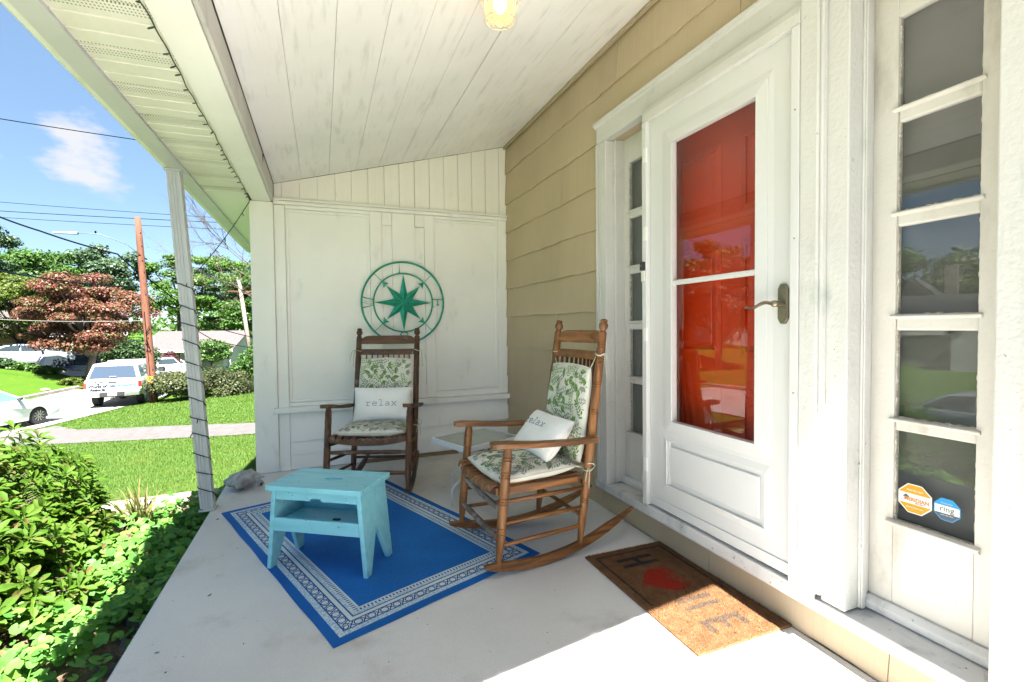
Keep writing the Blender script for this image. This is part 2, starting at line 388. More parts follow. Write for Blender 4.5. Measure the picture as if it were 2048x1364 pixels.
# ------------------------------------------------------------------ end wall (white panelled screen wall)
ew = thing('end_wall', 'white panelled end wall of the porch with beadboard gable', 'wall', (.57, 4.31, 0))
Y0 = 4.31
MB().prism([(-.33, 0), (1.80, 0), (1.80, 2.86), (-.33, 2.31)], 'y', 4.335, 4.45).build('wall_core', M_white, ew)
MB().box(-.505, -.336, 4.288, 4.46, 0, 2.155).build('corner_post', M_white, ew, bev=.006)
MB().box(-.334, -.255, 4.302, 4.334, 0, 2.138).build('stile', M_white, ew, bev=.003)
gx = [-.334, -.274, -.14, -.007, .128, .2575, .392, .526, .654, .787, .9186, 1.051, 1.181, 1.311, 1.442, 1.576, 1.653]
ceilz = lambda x: 2.309+.2687*(x+.323)
for a, c in zip(gx[:-1], gx[1:]):
    j = rng.uniform(-.002, .002)
    b = MB(); a += .002; c -= .002
    b.hexa([(a, 4.314+j, 2.192), (c, 4.314+j, 2.192), (c, 4.334, 2.192), (a, 4.334, 2.192)], [(a, 4.314+j, ceilz(a)-.002), (c, 4.314+j, ceilz(c)-.002), (c, 4.334, ceilz(c)-.002), (a, 4.334, ceilz(a)-.002)])
    if c-a > .1: b.box((a+c)/2-.002, (a+c)/2+.002, 4.3125+j, 4.3145+j, 2.195, ceilz(a)-.006)
    b.build('gable_board', M_bead, ew, bev=.003)
MB().box(-.335, 1.642, 4.284, 4.334, 2.142, 2.168).build('top_trim', M_white, ew, bev=.003)
MB().box(-.335, 1.642, 4.272, 4.334, 2.171, 2.190).build('top_trim', M_white, ew, bev=.006)
def recessed(x0, x1, z0, z1):                       # a flat panel in a planted moulding
    p = MB().box(x0+.02, x1-.02, 4.324, 4.3345, z0+.02, z1-.02).build('panel', M_white, ew)
    f = MB()
    f.prism([(x0, z0), (x0, z1), (x0+.022, z1-.022), (x0+.022, z0+.022)], 'y', 4.312, 4.3343); f.prism([(x1, z0), (x1, z1), (x1-.022, z1-.022), (x1-.022, z0+.022)][::-1], 'y', 4.312, 4.3343)
    f.prism([(x0, z1), (x1, z1), (x1-.022, z1-.022), (x0+.022, z1-.022)], 'y', 4.312, 4.3343); f.prism([(x0, z0), (x1, z0), (x1-.022, z0+.022), (x0+.022, z0+.022)][::-1], 'y', 4.312, 4.3343)
    f.build('panel_moulding', M_white, ew, bev=.003)
recessed(-.253, .397, .55, 2.112); recessed(.952, 1.552, .575, 2.116)
for x0, x1 in ((.399, .498), (.585, .78), (.866, .95)): MB().box(x0, x1, 4.304, 4.3342, .522, 2.14).build('stile', M_white, ew, bev=.003)
for x0, x1 in ((.5, .583), (.782, .864)):
    MB().box(x0, x1, 4.318, 4.3342, .65, 2.03).build('narrow_panel', M_white, ew)
    MB().box(x0, x1, 4.3045, 4.3341, 2.032, 2.14).build('rail', M_white, ew, bev=.002); MB().box(x0, x1, 4.3045, 4.3341, .522, .648).build('rail', M_white, ew, bev=.002)
MB().box(1.554, 1.641, 4.304, 4.3342, .522, 2.14).build('stile', M_white, ew, bev=.003)
MB().box(-.253, .397, 4.3045, 4.3342, 2.114, 2.1405).build('rail', M_white, ew, bev=.002); MB().box(.952, 1.552, 4.3045, 4.3342, 2.118, 2.1405).build('rail', M_white, ew, bev=.002)
MB().box(-.253, .397, 4.3045, 4.3342, .519, .548).build('rail', M_white, ew, bev=.002); MB().box(.952, 1.552, 4.3045, 4.3342, .519, .573).build('rail', M_white, ew, bev=.002)
MB().box(-.372, 1.642, 4.245, 4.334, .473, .516).build('wall_sill', M_white, ew, bev=.006)
for z0l, z0r, z1, j in ((.232, .275, .47, .0), (.128, .145, .2, .006), (.004, .004, .11, .010)):
    zt = .47 if z1 == .47 else z1+.06
    MB().hexa([(-.253, 4.290+j, z0l), (1.641, 4.290+j, z0r), (1.641, 4.334, z0r), (-.253, 4.334, z0l)], [(-.253, 4.305+j, zt), (1.641, 4.305+j, zt), (1.641, 4.334, zt), (-.253, 4.334, zt)]).build('clapboard', M_white, ew, bev=.002)
M_rawwood = mat('raw_wood', (.13, .08, .045), (.22, .15, .09), .85, scale=6, stretch=(1, 20, 20), bump=.4)
MB().prism([(4.262, .0), (4.288, .0), (4.288, .03), (4.274, .026)], 'x', .30, 1.638).build('shoe_strip', M_rawwood, ew)
M_outer = mat('outer_wall_paint', (.74, .74, .72), (.66, .66, .63), .6, scale=2)
MB().box(-.502, -.40, 4.462, 7.1, -.3, 2.15).build('outer_wall', M_outer, ew)

# ------------------------------------------------------------------ ceiling, beam, roof edge
ce = thing('porch_ceiling', 'sloping white board ceiling of the porch with mildewed seams', 'ceiling', (.65, 2, 2.5))
cx = [-.331, -.126, .084, .296, .484, .674, .871, 1.066, 1.255, 1.45, 1.632]
for i, (a, c) in enumerate(zip(cx[:-1], cx[1:])):
    a += .0007 if i != 6 else .002; c -= .0007 if i != 5 else .0015
    j = rng.uniform(-.0012, .0012)
    MB().hexa([(a, (.03), ceilz(a)+j), (c, (.03), ceilz(c)+j), (c, 4.312, ceilz(c)+j), (a, 4.312, ceilz(a)+j)], [(a, (.03), ceilz(a)+.02), (c, (.03), ceilz(c)+.02), (c, 4.312, ceilz(c)+.02), (a, 4.312, ceilz(a)+.02)]).build('ceiling_board', M_ceil, ce, bev=.0012)
MB().bar((1.628, (.03), ceilz(1.61)-.011), (1.628, 4.309, ceilz(1.61)-.011), .016, .02).build('edge_bead', M_siding, ce)
bm_ = thing('porch_beam', 'long white boxed beam along the outer edge of the porch ceiling', 'beam', (-.41, 2, 2.158))
MB().box(-.487, -.352, (.03), 4.308, 2.158, 2.32).build('beam_box', M_white, bm_, bev=.004)
MB().box(-.350, -.333, (.03), 4.304, 2.163, 2.312).build('beam_board', M_trim, bm_, bev=.003)
rf = thing('porch_roof', 'low shingled porch roof with vented white soffit and fascia', 'roof', (.4, 3, 2.2))
M_shingle = mat('roof_shingle', (.06, .058, .055), (.10, .095, .09), .95, scale=30, bump=.6)
MB().prism([(-.862, 2.185), (-.34, 2.185), (-.34, 2.335), (1.95, 2.951), (1.95, 3.05), (-.905, 2.30), (-.862, 2.28)], 'y', (.03), 7.2).build('roof_deck', M_shingle, rf)
MB().box(-.89, -.864, (.03), 7.2, 2.158, 2.297).build('fascia_board', M_fascia, rf, bev=.004)
MB().prism([(-.8905, 2.2), (-.926, 2.2), (-.945, 2.222), (-.985, 2.26), (-1.008, 2.29), (-1.012, 2.325), (-1.004, 2.325), (-1.0, 2.295), (-.975, 2.265), (-.935, 2.228), (-.92, 2.206), (-.8905, 2.206)], 'y', .02, 7.2).build('gutter', M_fascia, rf)
MB().box(-.863, -.776, (.03), 7.2, 2.150, 2.184).build('soffit_channel', M_alum, rf, bev=.003)
y = .0444; k = 0
while y < 4.10:
    y1 = min(y+.3048, 4.112); prof = [(y, 2.182)]
    for g in range(3):
        ya = y+g*.1016; prof += [(ya+.002, 2.165), (ya+.092, 2.165), (ya+.097, 2.172), (ya+.1008, 2.172)]
    prof = [p for p in prof if p[0] <= y1]+[(y1, 2.182)]
    MB().prism(prof, 'x', -.775, -.490).build('soffit_panel', M_soffit, rf); y += .3048
M_farsof = mat('far_soffit_paint', (.76, .76, .70), None, .5)
for ya, yb in ((4.116, 4.9), (4.904, 6.1), (6.104, 7.2)): MB().box(-.775, -.508, ya, yb, 2.163, 2.183).build('soffit_panel', M_farsof, rf, bev=.002)

# ------------------------------------------------------------------ door surround
ds = thing('door_surround', 'white peeling door surround with moulded head, mullions and stepped sill', 'door frame', (1.6, 1.7, .12))
MB().box(1.604, 1.66, .44, 2.628, 2.262, 2.368).build('head_board', M_trim, ds, bev=.004)
MB().prism([(1.612, 2.352), (1.594, 2.372), (1.588, 2.372), (1.588, 2.392), (1.66, 2.392), (1.66, 2.3525)], 'y', .43, 2.645).build('head_cap', M_trim, ds, bev=.002)
MB().box(1.605, 1.73, 2.528, 2.629, .172, 2.26).build('casing', M_trim, ds, bev=.004)
MB().box(1.598, 1.604, 2.604, 2.630, .172, 2.26).box(1.600, 1.6045, 2.583, 2.594, .172, 2.26).build('casing_bead', M_trim, ds, bev=.002)
MB().box(1.66, 1.73, 2.505, 2.527, .19, 2.26).build('stop_moulding', M_trim, ds, bev=.004)
MB().box(1.600, 1.73, 2.1205, 2.155, .20, 2.26).build('casing', M_trim, ds, bev=.004)
MB().box(1.68, 1.73, 2.1555, 2.25, .19, 2.26).build('mullion', M_trim, ds, bev=.004)
MB().box(1.568, 1.66, 1.1592, 1.2277, .207, 2.30).build('casing', M_trim, ds, bev=.006)
MB().box(1.575, 1.5995, 1.1465, 1.159, .21, 2.30).build('casing_bead', M_trim, ds, bev=.004)
MB().box(1.60, 1.728, 1.077, 1.1588, .186, 2.27).build('mullion', M_trim, ds, bev=.004)
MB().box(1.662, 1.70, 1.068, 1.0765, .19, 2.27).box(1.664, 1.682, 1.062, 1.0675, .19, 2.27).build('stop_moulding', M_trim, ds, bev=.003)
MB().box(1.60, 1.73, .48, .7045, .186, 2.26).build('casing', M_trim, ds, bev=.005)
MB().box(1.584, 1.5995, .50, .612, .187, 2.26).box(1.592, 1.5998, .62, .640, .187, 2.26).build('casing_bead', M_white, ds, bev=.005)
MB().prism([(1.568, 2.192), (1.568, 2.232), (1.580, 2.262), (1.604, 2.262), (1.604, 2.192)], 'y', 1.2282, 2.12).build('head_moulding', M_trim, ds, bev=.003)
for y0, y1 in ((2.105, 2.12), (1.224, 1.25)): MB().box(1.628, 1.80, y0, y1, .20, 2.26).build('jamb', M_trim, ds)
MB().box(1.628, 1.80, 1.251, 2.104, 2.20, 2.26).build('jamb', M_trim, ds)
MB().hexa([(1.602, .46, .130), (1.74, .46, .13), (1.74, 2.66, .13), (1.602, 2.66, .13)], [(1.602, .46, .176), (1.74, .46, .190), (1.74, 2.66, .190), (1.602, 2.66, .176)]).build('sill', M_sill, ds, bev=.004)
MB().hexa([(1.580, 1.180, .150), (1.6008, 1.180, .150), (1.6008, 2.105, .150), (1.580, 2.105, .150)], [(1.580, 1.180, .202), (1.6008, 1.180, .204), (1.6008, 2.105, .204), (1.580, 2.105, .202)]).build('threshold', M_sill, ds, bev=.003)
MB().box(1.601, 1.80, 1.224, 2.148, .191, .2045).build('threshold', M_sill, ds)

# ------------------------------------------------------------------ storm door and the red door behind it
sd = thing('storm_door', 'white storm door with tall two-part glass and bronze lever handle', 'door', (1.6, 2.085, .2))
MB().box(1.574, 1.627, 2.088, 2.1035, .206, 2.196).box(1.574, 1.627, 1.2515, 1.262, .206, 2.196).box(1.574, 1.627, 1.2515, 2.1035, 2.1985, 2.21).build('door_frame', M_door, sd, bev=.003)
MB().box(1.566, 1.5735, 2.086, 2.12, .206, 2.19).box(1.566, 1.5735, 1.228, 1.2605, .206, 2.19).build('frame_flange', M_door, sd, bev=.002)
DX0, DX1 = 1.592, 1.622; L0, L1 = 1.266, 2.084
G0, G1, GZ0, GZ1, GM = 1.425, 1.912, .668, 2.030, 1.352
lf = MB()
lf.box(DX0, DX1, L0, G0-.03, .214, 2.194).box(DX0, DX1, G1+.03, L1, .214, 2.194).box(DX0, DX1, G0-.03, G1+.03, GZ1+.03, 2.194).box(DX0, DX1, G0-.03, G1+.03, .59, GZ0-.03).box(DX0, DX1, G0-.03, G1+.03, .214, .335)
lf.box(DX0+.008, DX1, 1.36, 1.978, .335, .59).build('door_leaf', M_door, sd)
fr = MB()
def pic_frame(b, x0, x1, y0, y1, z0, z1, w):       # mitred frame with its bevel facing -X
    for (a, c, d, e) in (((y0, z0), (y0, z1), (y0+w, z1-w), (y0+w, z0+w)), ((y1, z1), (y1, z0), (y1-w, z0+w), (y1-w, z1-w)), ((y0, z1), (y1, z1), (y1-w, z1-w), (y0+w, z1-w)), ((y1, z0), (y0, z0), (y0+w, z0+w), (y1-w, z0+w))):
        b.add([(x0+.006, *a), (x0+.006, *c), (x0, *d), (x0, *e), (x1, *a), (x1, *c), (x1, *d), (x1, *e)], [(0, 1, 2, 3), (4, 7, 6, 5), (0, 4, 5, 1), (1, 5, 6, 2), (2, 6, 7, 3), (3, 7, 4, 0)])
pic_frame(fr, DX0-.012, DX0+.024, G0-.052, G1+.052, GZ0-.045, GZ1+.05, .052)
pic_frame(fr, DX0-.004, DX0+.02, G0-.088, G1+.088, GZ0-.05, GZ1+.086, .036)
fr.build('glazing_frame', M_door, sd, bev=.002)
pf = MB(); pic_frame(pf, DX0-.006, DX0+.02, 1.352, 1.985, .322, .602, .03); pf.build('panel_moulding', M_door, sd, bev=.002)
MB().box(DX0-.001, DX0+.0075, 1.41, 1.928, .378, .548).build('raised_panel', M_door, sd, bev=.006, segs=1)
MB().box(DX0-.005, DX0-.0005, L0+.004, L1-.004, .216, .262).build('kick_sweep', M_door, sd, bev=.002)
MB().box(DX0-.004, DX0+.02, G0, G1, GM-.011, GM+.011).build('glazing_bar', M_door, sd, bev=.003)
MB().box(1.606, 1.609, G0-.002, G1+.002, GZ0-.002, GM-.012).build('glass_pane', M_storm, sd)
MB().box(1.606, 1.609, G0-.002, G1+.002, GM+.012, GZ1+.002).build('glass_pane', M_storm, sd)
M_hinge = mat('hinge_white', (.7, .7, .69), None, .35)
for z in (.42, 1.10, 1.62, 2.02): MB().tube([(1.570, 2.089, z-.035), (1.570, 2.089, z+.035)], .0075, 10).box(1.5635, 1.566, 2.086, 2.108, z-.035, z+.035).build('hinge', M_hinge, sd)
M_bronze = mat('aged_bronze', (.22, .18, .125), (.30, .25, .18), .33, scale=18, metal=.85)
hd = MB(); yc, zc = 1.302, 1.222; w = .022
hd.prism([(yc-w, zc-.055), (yc-w*.5, zc-.074), (yc+w*.5, zc-.074), (yc+w, zc-.055), (yc+w, zc+.055), (yc+w*.5, zc+.074), (yc-w*.5, zc+.074), (yc-w, zc+.055)], 'x', DX0-.010, DX0-.0006)
h0 = hd.build('handle_plate', M_bronze, sd, bev=.004)
lv = MB(); pts = []
for i in range(17):
    t = i/16; pts.append((DX0-.045-.004*math.sin(t*3), yc+.012+t*.122, zc+.010*math.sin(t*5.6+.3)-.004))
lv.tube(pts, [.0095-.0045*abs(i/16-.25) if i else .007 for i in range(17)], 10, flat=.75)
lv.tube([(DX0-.009, yc, zc), (DX0-.047, yc, zc)], .011, 12); lv.ball((DX0-.046, yc+.004, zc), .013, .015, .013)
lv.build('lever', M_bronze, h0, smooth='auto')
for z in (1.9, 1.45, .9, .35): MB().ball((1.5655, 1.243, z), .003).build('screw', M_bronze, sd)

M_red = mat('red_door_paint', (.50, .036, .003), (.43, .029, .003), .38, scale=2, bump=.05)
fd = thing('front_door', 'red six-panel front door behind the storm door glass', 'door', (1.71, 2.08, .205))
MB().box(1.722, 1.765, 1.252, 2.1035, .206, 2.198).build('door_slab', M_red, fd)
for y0, y1 in ((1.34, 1.62), (1.735, 2.015)):
    for z0, z1 in ((.36, .86), (1.0, 1.52), (1.64, 1.98)):
        q = MB(); pic_frame(q, 1.713, 1.7215, y0, y1, z0, z1, .028); q.build('panel_moulding', M_red, fd)
        MB().box(1.715, 1.7217, y0+.055, y1-.055, z0+.055, z1-.055).build('raised_panel', M_red, fd, bev=.006, segs=1)

# ------------------------------------------------------------------ sidelights
M_shade = mat('window_shade', (.115, .105, .093), (.102, .093, .082), .9, scale=3, bump=.2, bscale=400)
M_shade2 = mat('green_window_shade', (.075, .095, .08), None, .9)
M_putty = mat('cracked_putty', (.50, .46, .39), (.30, .26, .21), .9, scale=40, bump=.8, bscale=90, speck=((.75, .74, .7), 70, .58))
PZ = [(1.832, 2.113), (1.503, 1.784), (1.174, 1.455), (.842, 1.123), (.506, .800)]
def sidelight(label, y0, y1, p0, p1, X, m1, shade, cr):
    s = thing('sidelight_window', label, 'window', (X, (y0+y1)/2, .19), group=None)
    b = MB().box(X, X+.03, y0, p0, .19, 2.30).box(X, X+.03, p1, y1, .19, 2.30).box(X, X+.03, p0, p1, 2.113, 2.30).box(X, X+.03, p0, p1, .19, .506)
    b.build('sash', m1, s, bev=.003)
    for (a, c), (d, e) in zip(PZ[:-1], PZ[1:]):
        MB().box(X+.004, X+.03, p0+.0005, p1-.0005, e, a).build('muntin', m1, s, bev=.006)
        MB().prism([(X+.004, a+.001), (X-.010, a-.004), (X-.010, a-.010), (X+.004, a-.016)], 'y', p0-.012, p1+.012).build('glazing_ledge', m1, s, bev=.002)
    MB().prism([(X, .510), (X-.014, .503), (X-.014, .495), (X, .486)], 'y', p0-.016, p1+.016).build('glazing_ledge', m1, s, bev=.002)
    MB().prism([(X-.03, .19), (X-.03, .215), (X-.012, .232), (X, .232), (X, .19)], 'y', y0+.003, y1-.003).build('bottom_stop', M_sill, s, bev=.003)
    for z0, z1 in PZ:
        g = MB().box(X+.017, X+.020, p0, p1, z0, z1).build('glass_pane', M_glass, s)
        if cr:
            pt = MB()                               # ragged old putty round the pane
            for side in (0, 1, 2):
                n = 22
                for i in range(n):
                    t0, t1 = i/n, (i+1)/n; w = .0022+.003*rng.random()*(rng.random() < .6)
                    if side == 0: pt.box(X+.009, X+.0168, p0, p0+w, z0+(z1-z0)*t0, z0+(z1-z0)*t1)
                    elif side == 1: pt.box(X+.009, X+.0168, p0+(p1-p0)*t0, p0+(p1-p0)*t1, z0, z0+w)
                    else: pt.box(X+.009, X+.0168, p1-w, p1, z0+(z1-z0)*t0, z0+(z1-z0)*t1)
            tag(pt.build('putty', M_putty, s, fix=False), kind='stuff')
    MB().box(X+.05, X+.06, y0, y1, .3, 2.2).build('blind', shade, s)
    return s
sidelight('tall five-pane sidelight right of the storm door, with two round-cornered stickers on its lowest pane', .705, 1.0775, .793, 1.005, 1.72, M_cream, M_shade, True)
sidelight('narrow five-pane sidelight left of the storm door with greenish dark panes', 2.2505, 2.527, 2.262, 2.466, 1.725, M_trim, M_shade2, True)
# ------------------------------------------------------------------ lettering helpers
def text_mesh(s, size, ext=.0006, bold=0):
    cu = bpy.data.curves.new('lettering', 'FONT'); cu.body = s; cu.size = size; cu.extrude = ext; cu.align_x = 'CENTER'; cu.align_y = 'CENTER'; cu.offset = bold; cu.resolution_u = 3
    o = bpy.data.objects.new('lettering', cu); C.objects.link(o)
    me = bpy.data.meshes.new_from_object(o); bpy.data.objects.remove(o); bpy.data.curves.remove(cu); return me
def text_part(name, s, size, m, parent, centre, right, up, ext=.0006, bold=0, sx=1):
    me = text_mesh(s, size, ext, bold); r = Vector(right).normalized(); u = Vector(up).normalized(); n = r.cross(u)
    M = Matrix((r*sx, u, n)).transposed().to_4x4(); off = ORG[parent.name] if parent is not None else Vector()
    M.translation = Vector(centre)-off; me.transform(M); me.materials.clear(); me.materials.append(m); me.name = name
    o = bpy.data.objects.new(name, me); _link(o, parent, off.copy()); return o
# typewriter strokes (x, y in letter units), for the pillows
TYPE = {'r': [[(.1, .0), (.62, .0)], [(.32, .0), (.32, .5)], [(.08, .5), (.32, .5)], [(.32, .3), (.45, .45), (.6, .5), (.74, .46)]],
        'e': [[(.1, .27), (.72, .27), (.70, .38), (.58, .49), (.40, .52), (.2, .45), (.1, .27), (.17, .09), (.38, -.02), (.58, .0), (.72, .08)]],
        'l': [[(.1, .0), (.74, .0)], [(.43, .0), (.43, .8)], [(.16, .8), (.43, .8)]],
        'a': [[(.14, .43), (.3, .51), (.5, .5), (.6, .4), (.6, .02), (.76, .0)], [(.6, .28), (.36, .3), (.16, .23), (.1, .12), (.18, .0), (.36, -.02), (.6, .13)]],
        'x': [[(.12, .5), (.68, .0)], [(.68, .5), (.12, .0)], [(.04, .5), (.28, .5)], [(.54, .5), (.76, .5)], [(.04, .0), (.28, .0)], [(.54, .0), (.76, .0)]]}
def strokes(word, h, w):
    out = []; adv = .9*h; x0 = -adv*len(word)/2
    for i, ch in enumerate(word):
        for st in TYPE[ch]:
            for a, c in zip(st[:-1], st[1:]): out.append(((x0+i*adv+a[0]*h, a[1]*h-.25*h), (x0+i*adv+c[0]*h, c[1]*h-.25*h)))
    return out

# ------------------------------------------------------------------ porch post and string lights
pt = thing('porch_post', 'slim fluted white aluminium porch post leaning at the slab edge', 'post', (-.698, 3.55, 0))
A0, A1 = Vector((-.700, 3.575, 0)), Vector((-.838, 3.625, 2.152))
def post_section(w):
    out = []; fl = []
    for i in range(3): c = -w*.45+w*.45*i; fl += [(c-.009, 0), (c-.006, .005), (c+.006, .005), (c+.009, 0)]
    side = [(-w, 0)]+fl+[]
    for k in range(4):
        a = k*math.pi/2; c, s_ = math.cos(a), math.sin(a)
        for (x, d) in side: px, py = x, -w+d; out.append((px*c-py*s_, px*s_+py*c))
    return out
sec = post_section(.0365); n = len(sec); b = MB(); vs = []
for P in (A0+Vector((0, 0, .012)), A1): vs += [(P.x+p[0], P.y+p[1], P.z) for p in sec]
b.add(vs, [(i, (i+1) % n, (i+1) % n+n, i+n) for i in range(n)]+[tuple(range(n))[::-1], tuple(range(n, 2*n))]).build('post_shaft', M_alum, pt)
MB().box(-.745, -.655, 3.53, 3.62, .0005, .012).build('foot_plate', M_alum, pt, bev=.002)
MB().box(-.885, -.79, 3.58, 3.67, 2.139, 2.1495).build('top_plate', M_alum, pt, bev=.002)

M_wire = mat('dark_green_wire', (.012, .025, .014), None, .6); M_bulb = mat('tiny_lamp_cap', (.02, .03, .022), None, .4)
sg = thing('string_lights', 'dark green string of tiny lights along the soffit edge and wound round the post', 'string lights', (-.49, 4.28, 2.15))
pts = []; bl = []
yy = np.linspace(-.6, 4.27, 150)
for i, y in enumerate(yy):
    s_ = y*2.6; pts.append((-.493+.003*math.sin(y*7)+.002*math.sin(y*31), y, 2.154-.003*abs(math.sin(s_))-.002*math.sin(y*19)))
MB().tube(pts, .0024, 5).build('wire', M_wire, sg)
bpos = []
for y in np.cumsum(np.r_[1.2, rng.uniform(.07, .16, 26)]):
    if y > 4.25: break
    i = int((y+.6)/4.87*149); p = Vector(pts[i]); a = rng.uniform(-1.2, 1.2); bpos.append((p, p+Vector((-.022*math.cos(a), .014*math.sin(a), -.004-.006*rng.random()))))
E0, E1 = Vector((-.495, 4.27, 2.146)), Vector((-.775, 3.61, 1.46))
dr = [E0.lerp(E1, t)+Vector((0, 0, -.03*math.sin(math.pi*t))) for t in np.linspace(0, 1, 14)]
MB().tube(dr, .003, 5).build('wire', M_wire, sg)
for k in (2, 4, 6, 8, 9, 11): a = rng.uniform(-2, 2); bpos.append((dr[k], dr[k]+Vector((.026*math.cos(a), .01, .022*math.sin(a)))))
hx = []; N = 12*20
for i in range(N+1):
    t = i/N; z = 1.46-1.44*t; q = z/2.152; c = A0.lerp(A1, q); a = 2*math.pi*12.3*t+2.4
    ca, sa = math.cos(a), math.sin(a); r = .0405/max(abs(ca), abs(sa))*.985; r = min(r, .052)
    hx.append(Vector((c.x+r*ca, c.y+r*sa, z+.010*math.sin(a*.37))))
MB().tube(hx, .0034, 5).build('wire', M_wire, sg)
for i in range(8, N, 17):
    p = hx[i]; c = A0.lerp(A1, p.z/2.152); d = Vector((p.x-c.x, p.y-c.y, 0)).normalized(); bpos.append((p, p+d*.012+Vector((rng.uniform(-.006, .006), 0, -.026 if rng.random() < .6 else .018))))
for p, q in bpos: MB().tube([p, p.lerp(q, .45), q], [.0022, .0034, .0026], 6).build('bulb', M_bulb, sg)
MB().tube([(-.332, y, 2.300+.004*math.sin(y*5)) for y in np.linspace(-.5, 4.28, 40)], .0026, 5).build('wire', M_wire, sg)
MB().tube([(-.329, 3.55, 2.29), (-.335, 3.56, 2.235)], .004, 6).build('bulb', M_bulb, sg)

# ------------------------------------------------------------------ ceiling lamp
lx, ly = .72, 1.93; lz = ceilz(lx)+.012
lp = thing('ceiling_lamp', 'lit jelly-jar lamp in a white wire cage under the porch ceiling', 'lamp', (lx, ly, lz))
M_lampw = mat('lamp_enamel', (.55, .56, .47), None, .4)
MB().lathe((lx, ly, lz+.02), (lx, ly, 0), [(0, .078), (.03, .078), (.042, .070), (.05, .082), (.085, .082), (.09, .07)], 28).build('lamp_base', M_lampw, lp, smooth='auto')
t = NT('amber_globe_glass'); fr = t.n('ShaderNodeLayerWeight'); fr.inputs[0].default_value = .12
trp = t.n('ShaderNodeBsdfTransparent'); trp.inputs[0].default_value = (1, .84, .68, 1); trl = t.n('ShaderNodeBsdfTranslucent'); trl.inputs[0].default_value = (.85, .50, .28, 1)
gl = t.n('ShaderNodeBsdfGlossy'); gl.inputs['Roughness'].default_value = .05
m1 = t.n('ShaderNodeMixShader'); m1.inputs[0].default_value = .6; t.t.links.new(trp.outputs[0], m1.inputs[1]); t.t.links.new(trl.outputs[0], m1.inputs[2])
m2 = t.n('ShaderNodeMixShader'); t.t.links.new(fr.outputs[0], m2.inputs[0]); t.t.links.new(m1.outputs[0], m2.inputs[1]); t.t.links.new(gl.outputs[0], m2.inputs[2]); M_globe = t.done(m2.outputs[0])
MB().lathe((lx, ly, lz-.066), (lx, ly, 0), [(0, .060), (.03, .066), (.075, .066), (.1, .058), (.115, .042), (.122, .02), (.124, .004)], 28).build('globe', M_globe, lp, smooth='auto')
def emis(name, c, s):
    t = NT(name); e = t.n('ShaderNodeEmission'); e.inputs[0].default_value = (*c, 1); e.inputs[1].default_value = s; return t.done(e.outputs[0])
bb = MB(); bb.ball((lx, ly, lz-.115), .027, .027, .034, 16, 10); bb.build('light_bulb', emis('lit_bulb', (1, .80, .58), 3.4), lp, smooth=True)
cg = MB()
for k in range(4):
    a = k*math.pi/2+.5; ca, sa = math.cos(a), math.sin(a)
    cg.tube([(lx+r*ca, ly+r*sa, lz-z) for r, z in ((.076, .06), (.078, .11), (.074, .16), (.055, .188), (.02, .194))], .0028, 6)
for r, z in ((.079, .105), (.064, .18), (.02, .194)): cg.tube([(lx+r*math.cos(a), ly+r*math.sin(a), lz-z) for a in np.linspace(0, 2*math.pi, 25)], .0026, 6)
cg.build('wire_cage', M_lampw, lp)

# ------------------------------------------------------------------ compass wall art
M_teal = mat('verdigris_metal', (.016, .27, .19), (.026, .35, .25), .5, scale=20, metal=.35, bump=.25, bscale=60, speck=((.01, .05, .035), 35, .64))
cw = thing('compass_rose', 'green metal compass rose wall hanging on the white end wall', 'wall art', (.668, 4.27, 1.365))
cxx, cyy, cz = .668, 4.268, 1.365; RO, RI = .350, .252
def ring(r, w): return MB().tube([(cxx+r*math.cos(a), cyy, cz+r*math.sin(a)) for a in np.linspace(0, 2*math.pi, 65)], w, 6)
ring(RO, .0092).build('outer_ring', M_teal, cw); ring(RI, .0074).build('inner_ring', M_teal, cw)
for k in range(8):
    a = k*math.pi/4; q = MB(); tip = .246 if k % 2 == 0 else .205; rin = .084
    P = lambda r, an, y: (cxx+r*math.sin(an), y, cz+r*math.cos(an))
    q.add([P(tip, a, cyy-.004), P(rin, a+math.pi/8, cyy), P(0, 0, cyy-.03), P(rin, a-math.pi/8, cyy), P(rin*.98, a, cyy-.026), P(0, 0, cyy+.004)], [(0, 1, 4), (1, 2, 4), (2, 3, 4), (3, 0, 4), (0, 3, 5), (0, 5, 1)])
    q.build('star_point', M_teal, cw)
    if k % 2:
        w = MB(); w.tube([P(.2, a, cyy-.002), P(RO, a, cyy)], .0028, 6); w.build('spoke', M_teal, cw)
        h = MB(); hw = .030
        h.add([P(.252, a, cyy-.006), P(.205, a+.155, cyy-.002), P(.213, a, cyy-.012), P(.205, a-.155, cyy-.002), P(.213, a, cyy+.004)], [(0, 1, 2), (0, 2, 3), (0, 4, 1), (0, 3, 4), (1, 4, 2), (2, 4, 3)]); h.build('arrowhead', M_teal, cw)
LET = {'N': [[(-.3, -.5), (-.3, .5), (.3, -.5), (.3, .5)], [(-.42, -.5), (-.16, -.5)], [(-.42, .5), (-.2, .5)], [(.16, .5), (.44, .5)]],
       'E': [[(.32, .36), (.32, .5), (-.28, .5), (-.28, -.5), (.34, -.5), (.34, -.34)], [(-.28, 0), (.18, 0)], [(.18, .14), (.18, -.14)], [(-.42, .5), (-.28, .5)], [(-.42, -.5), (-.28, -.5)]],
       'W': [[(-.45, .5), (-.22, -.5), (0, .4), (.22, -.5), (.45, .5)], [(-.56, .5), (-.34, .5)], [(.34, .5), (.56, .5)]],
       'S': [[(.3, .3), (.2, .46), (0, .5), (-.22, .44), (-.3, .26), (-.2, .08), (.2, -.1), (.3, -.28), (.2, -.44), (0, -.5), (-.22, -.46), (-.32, -.28)]]}
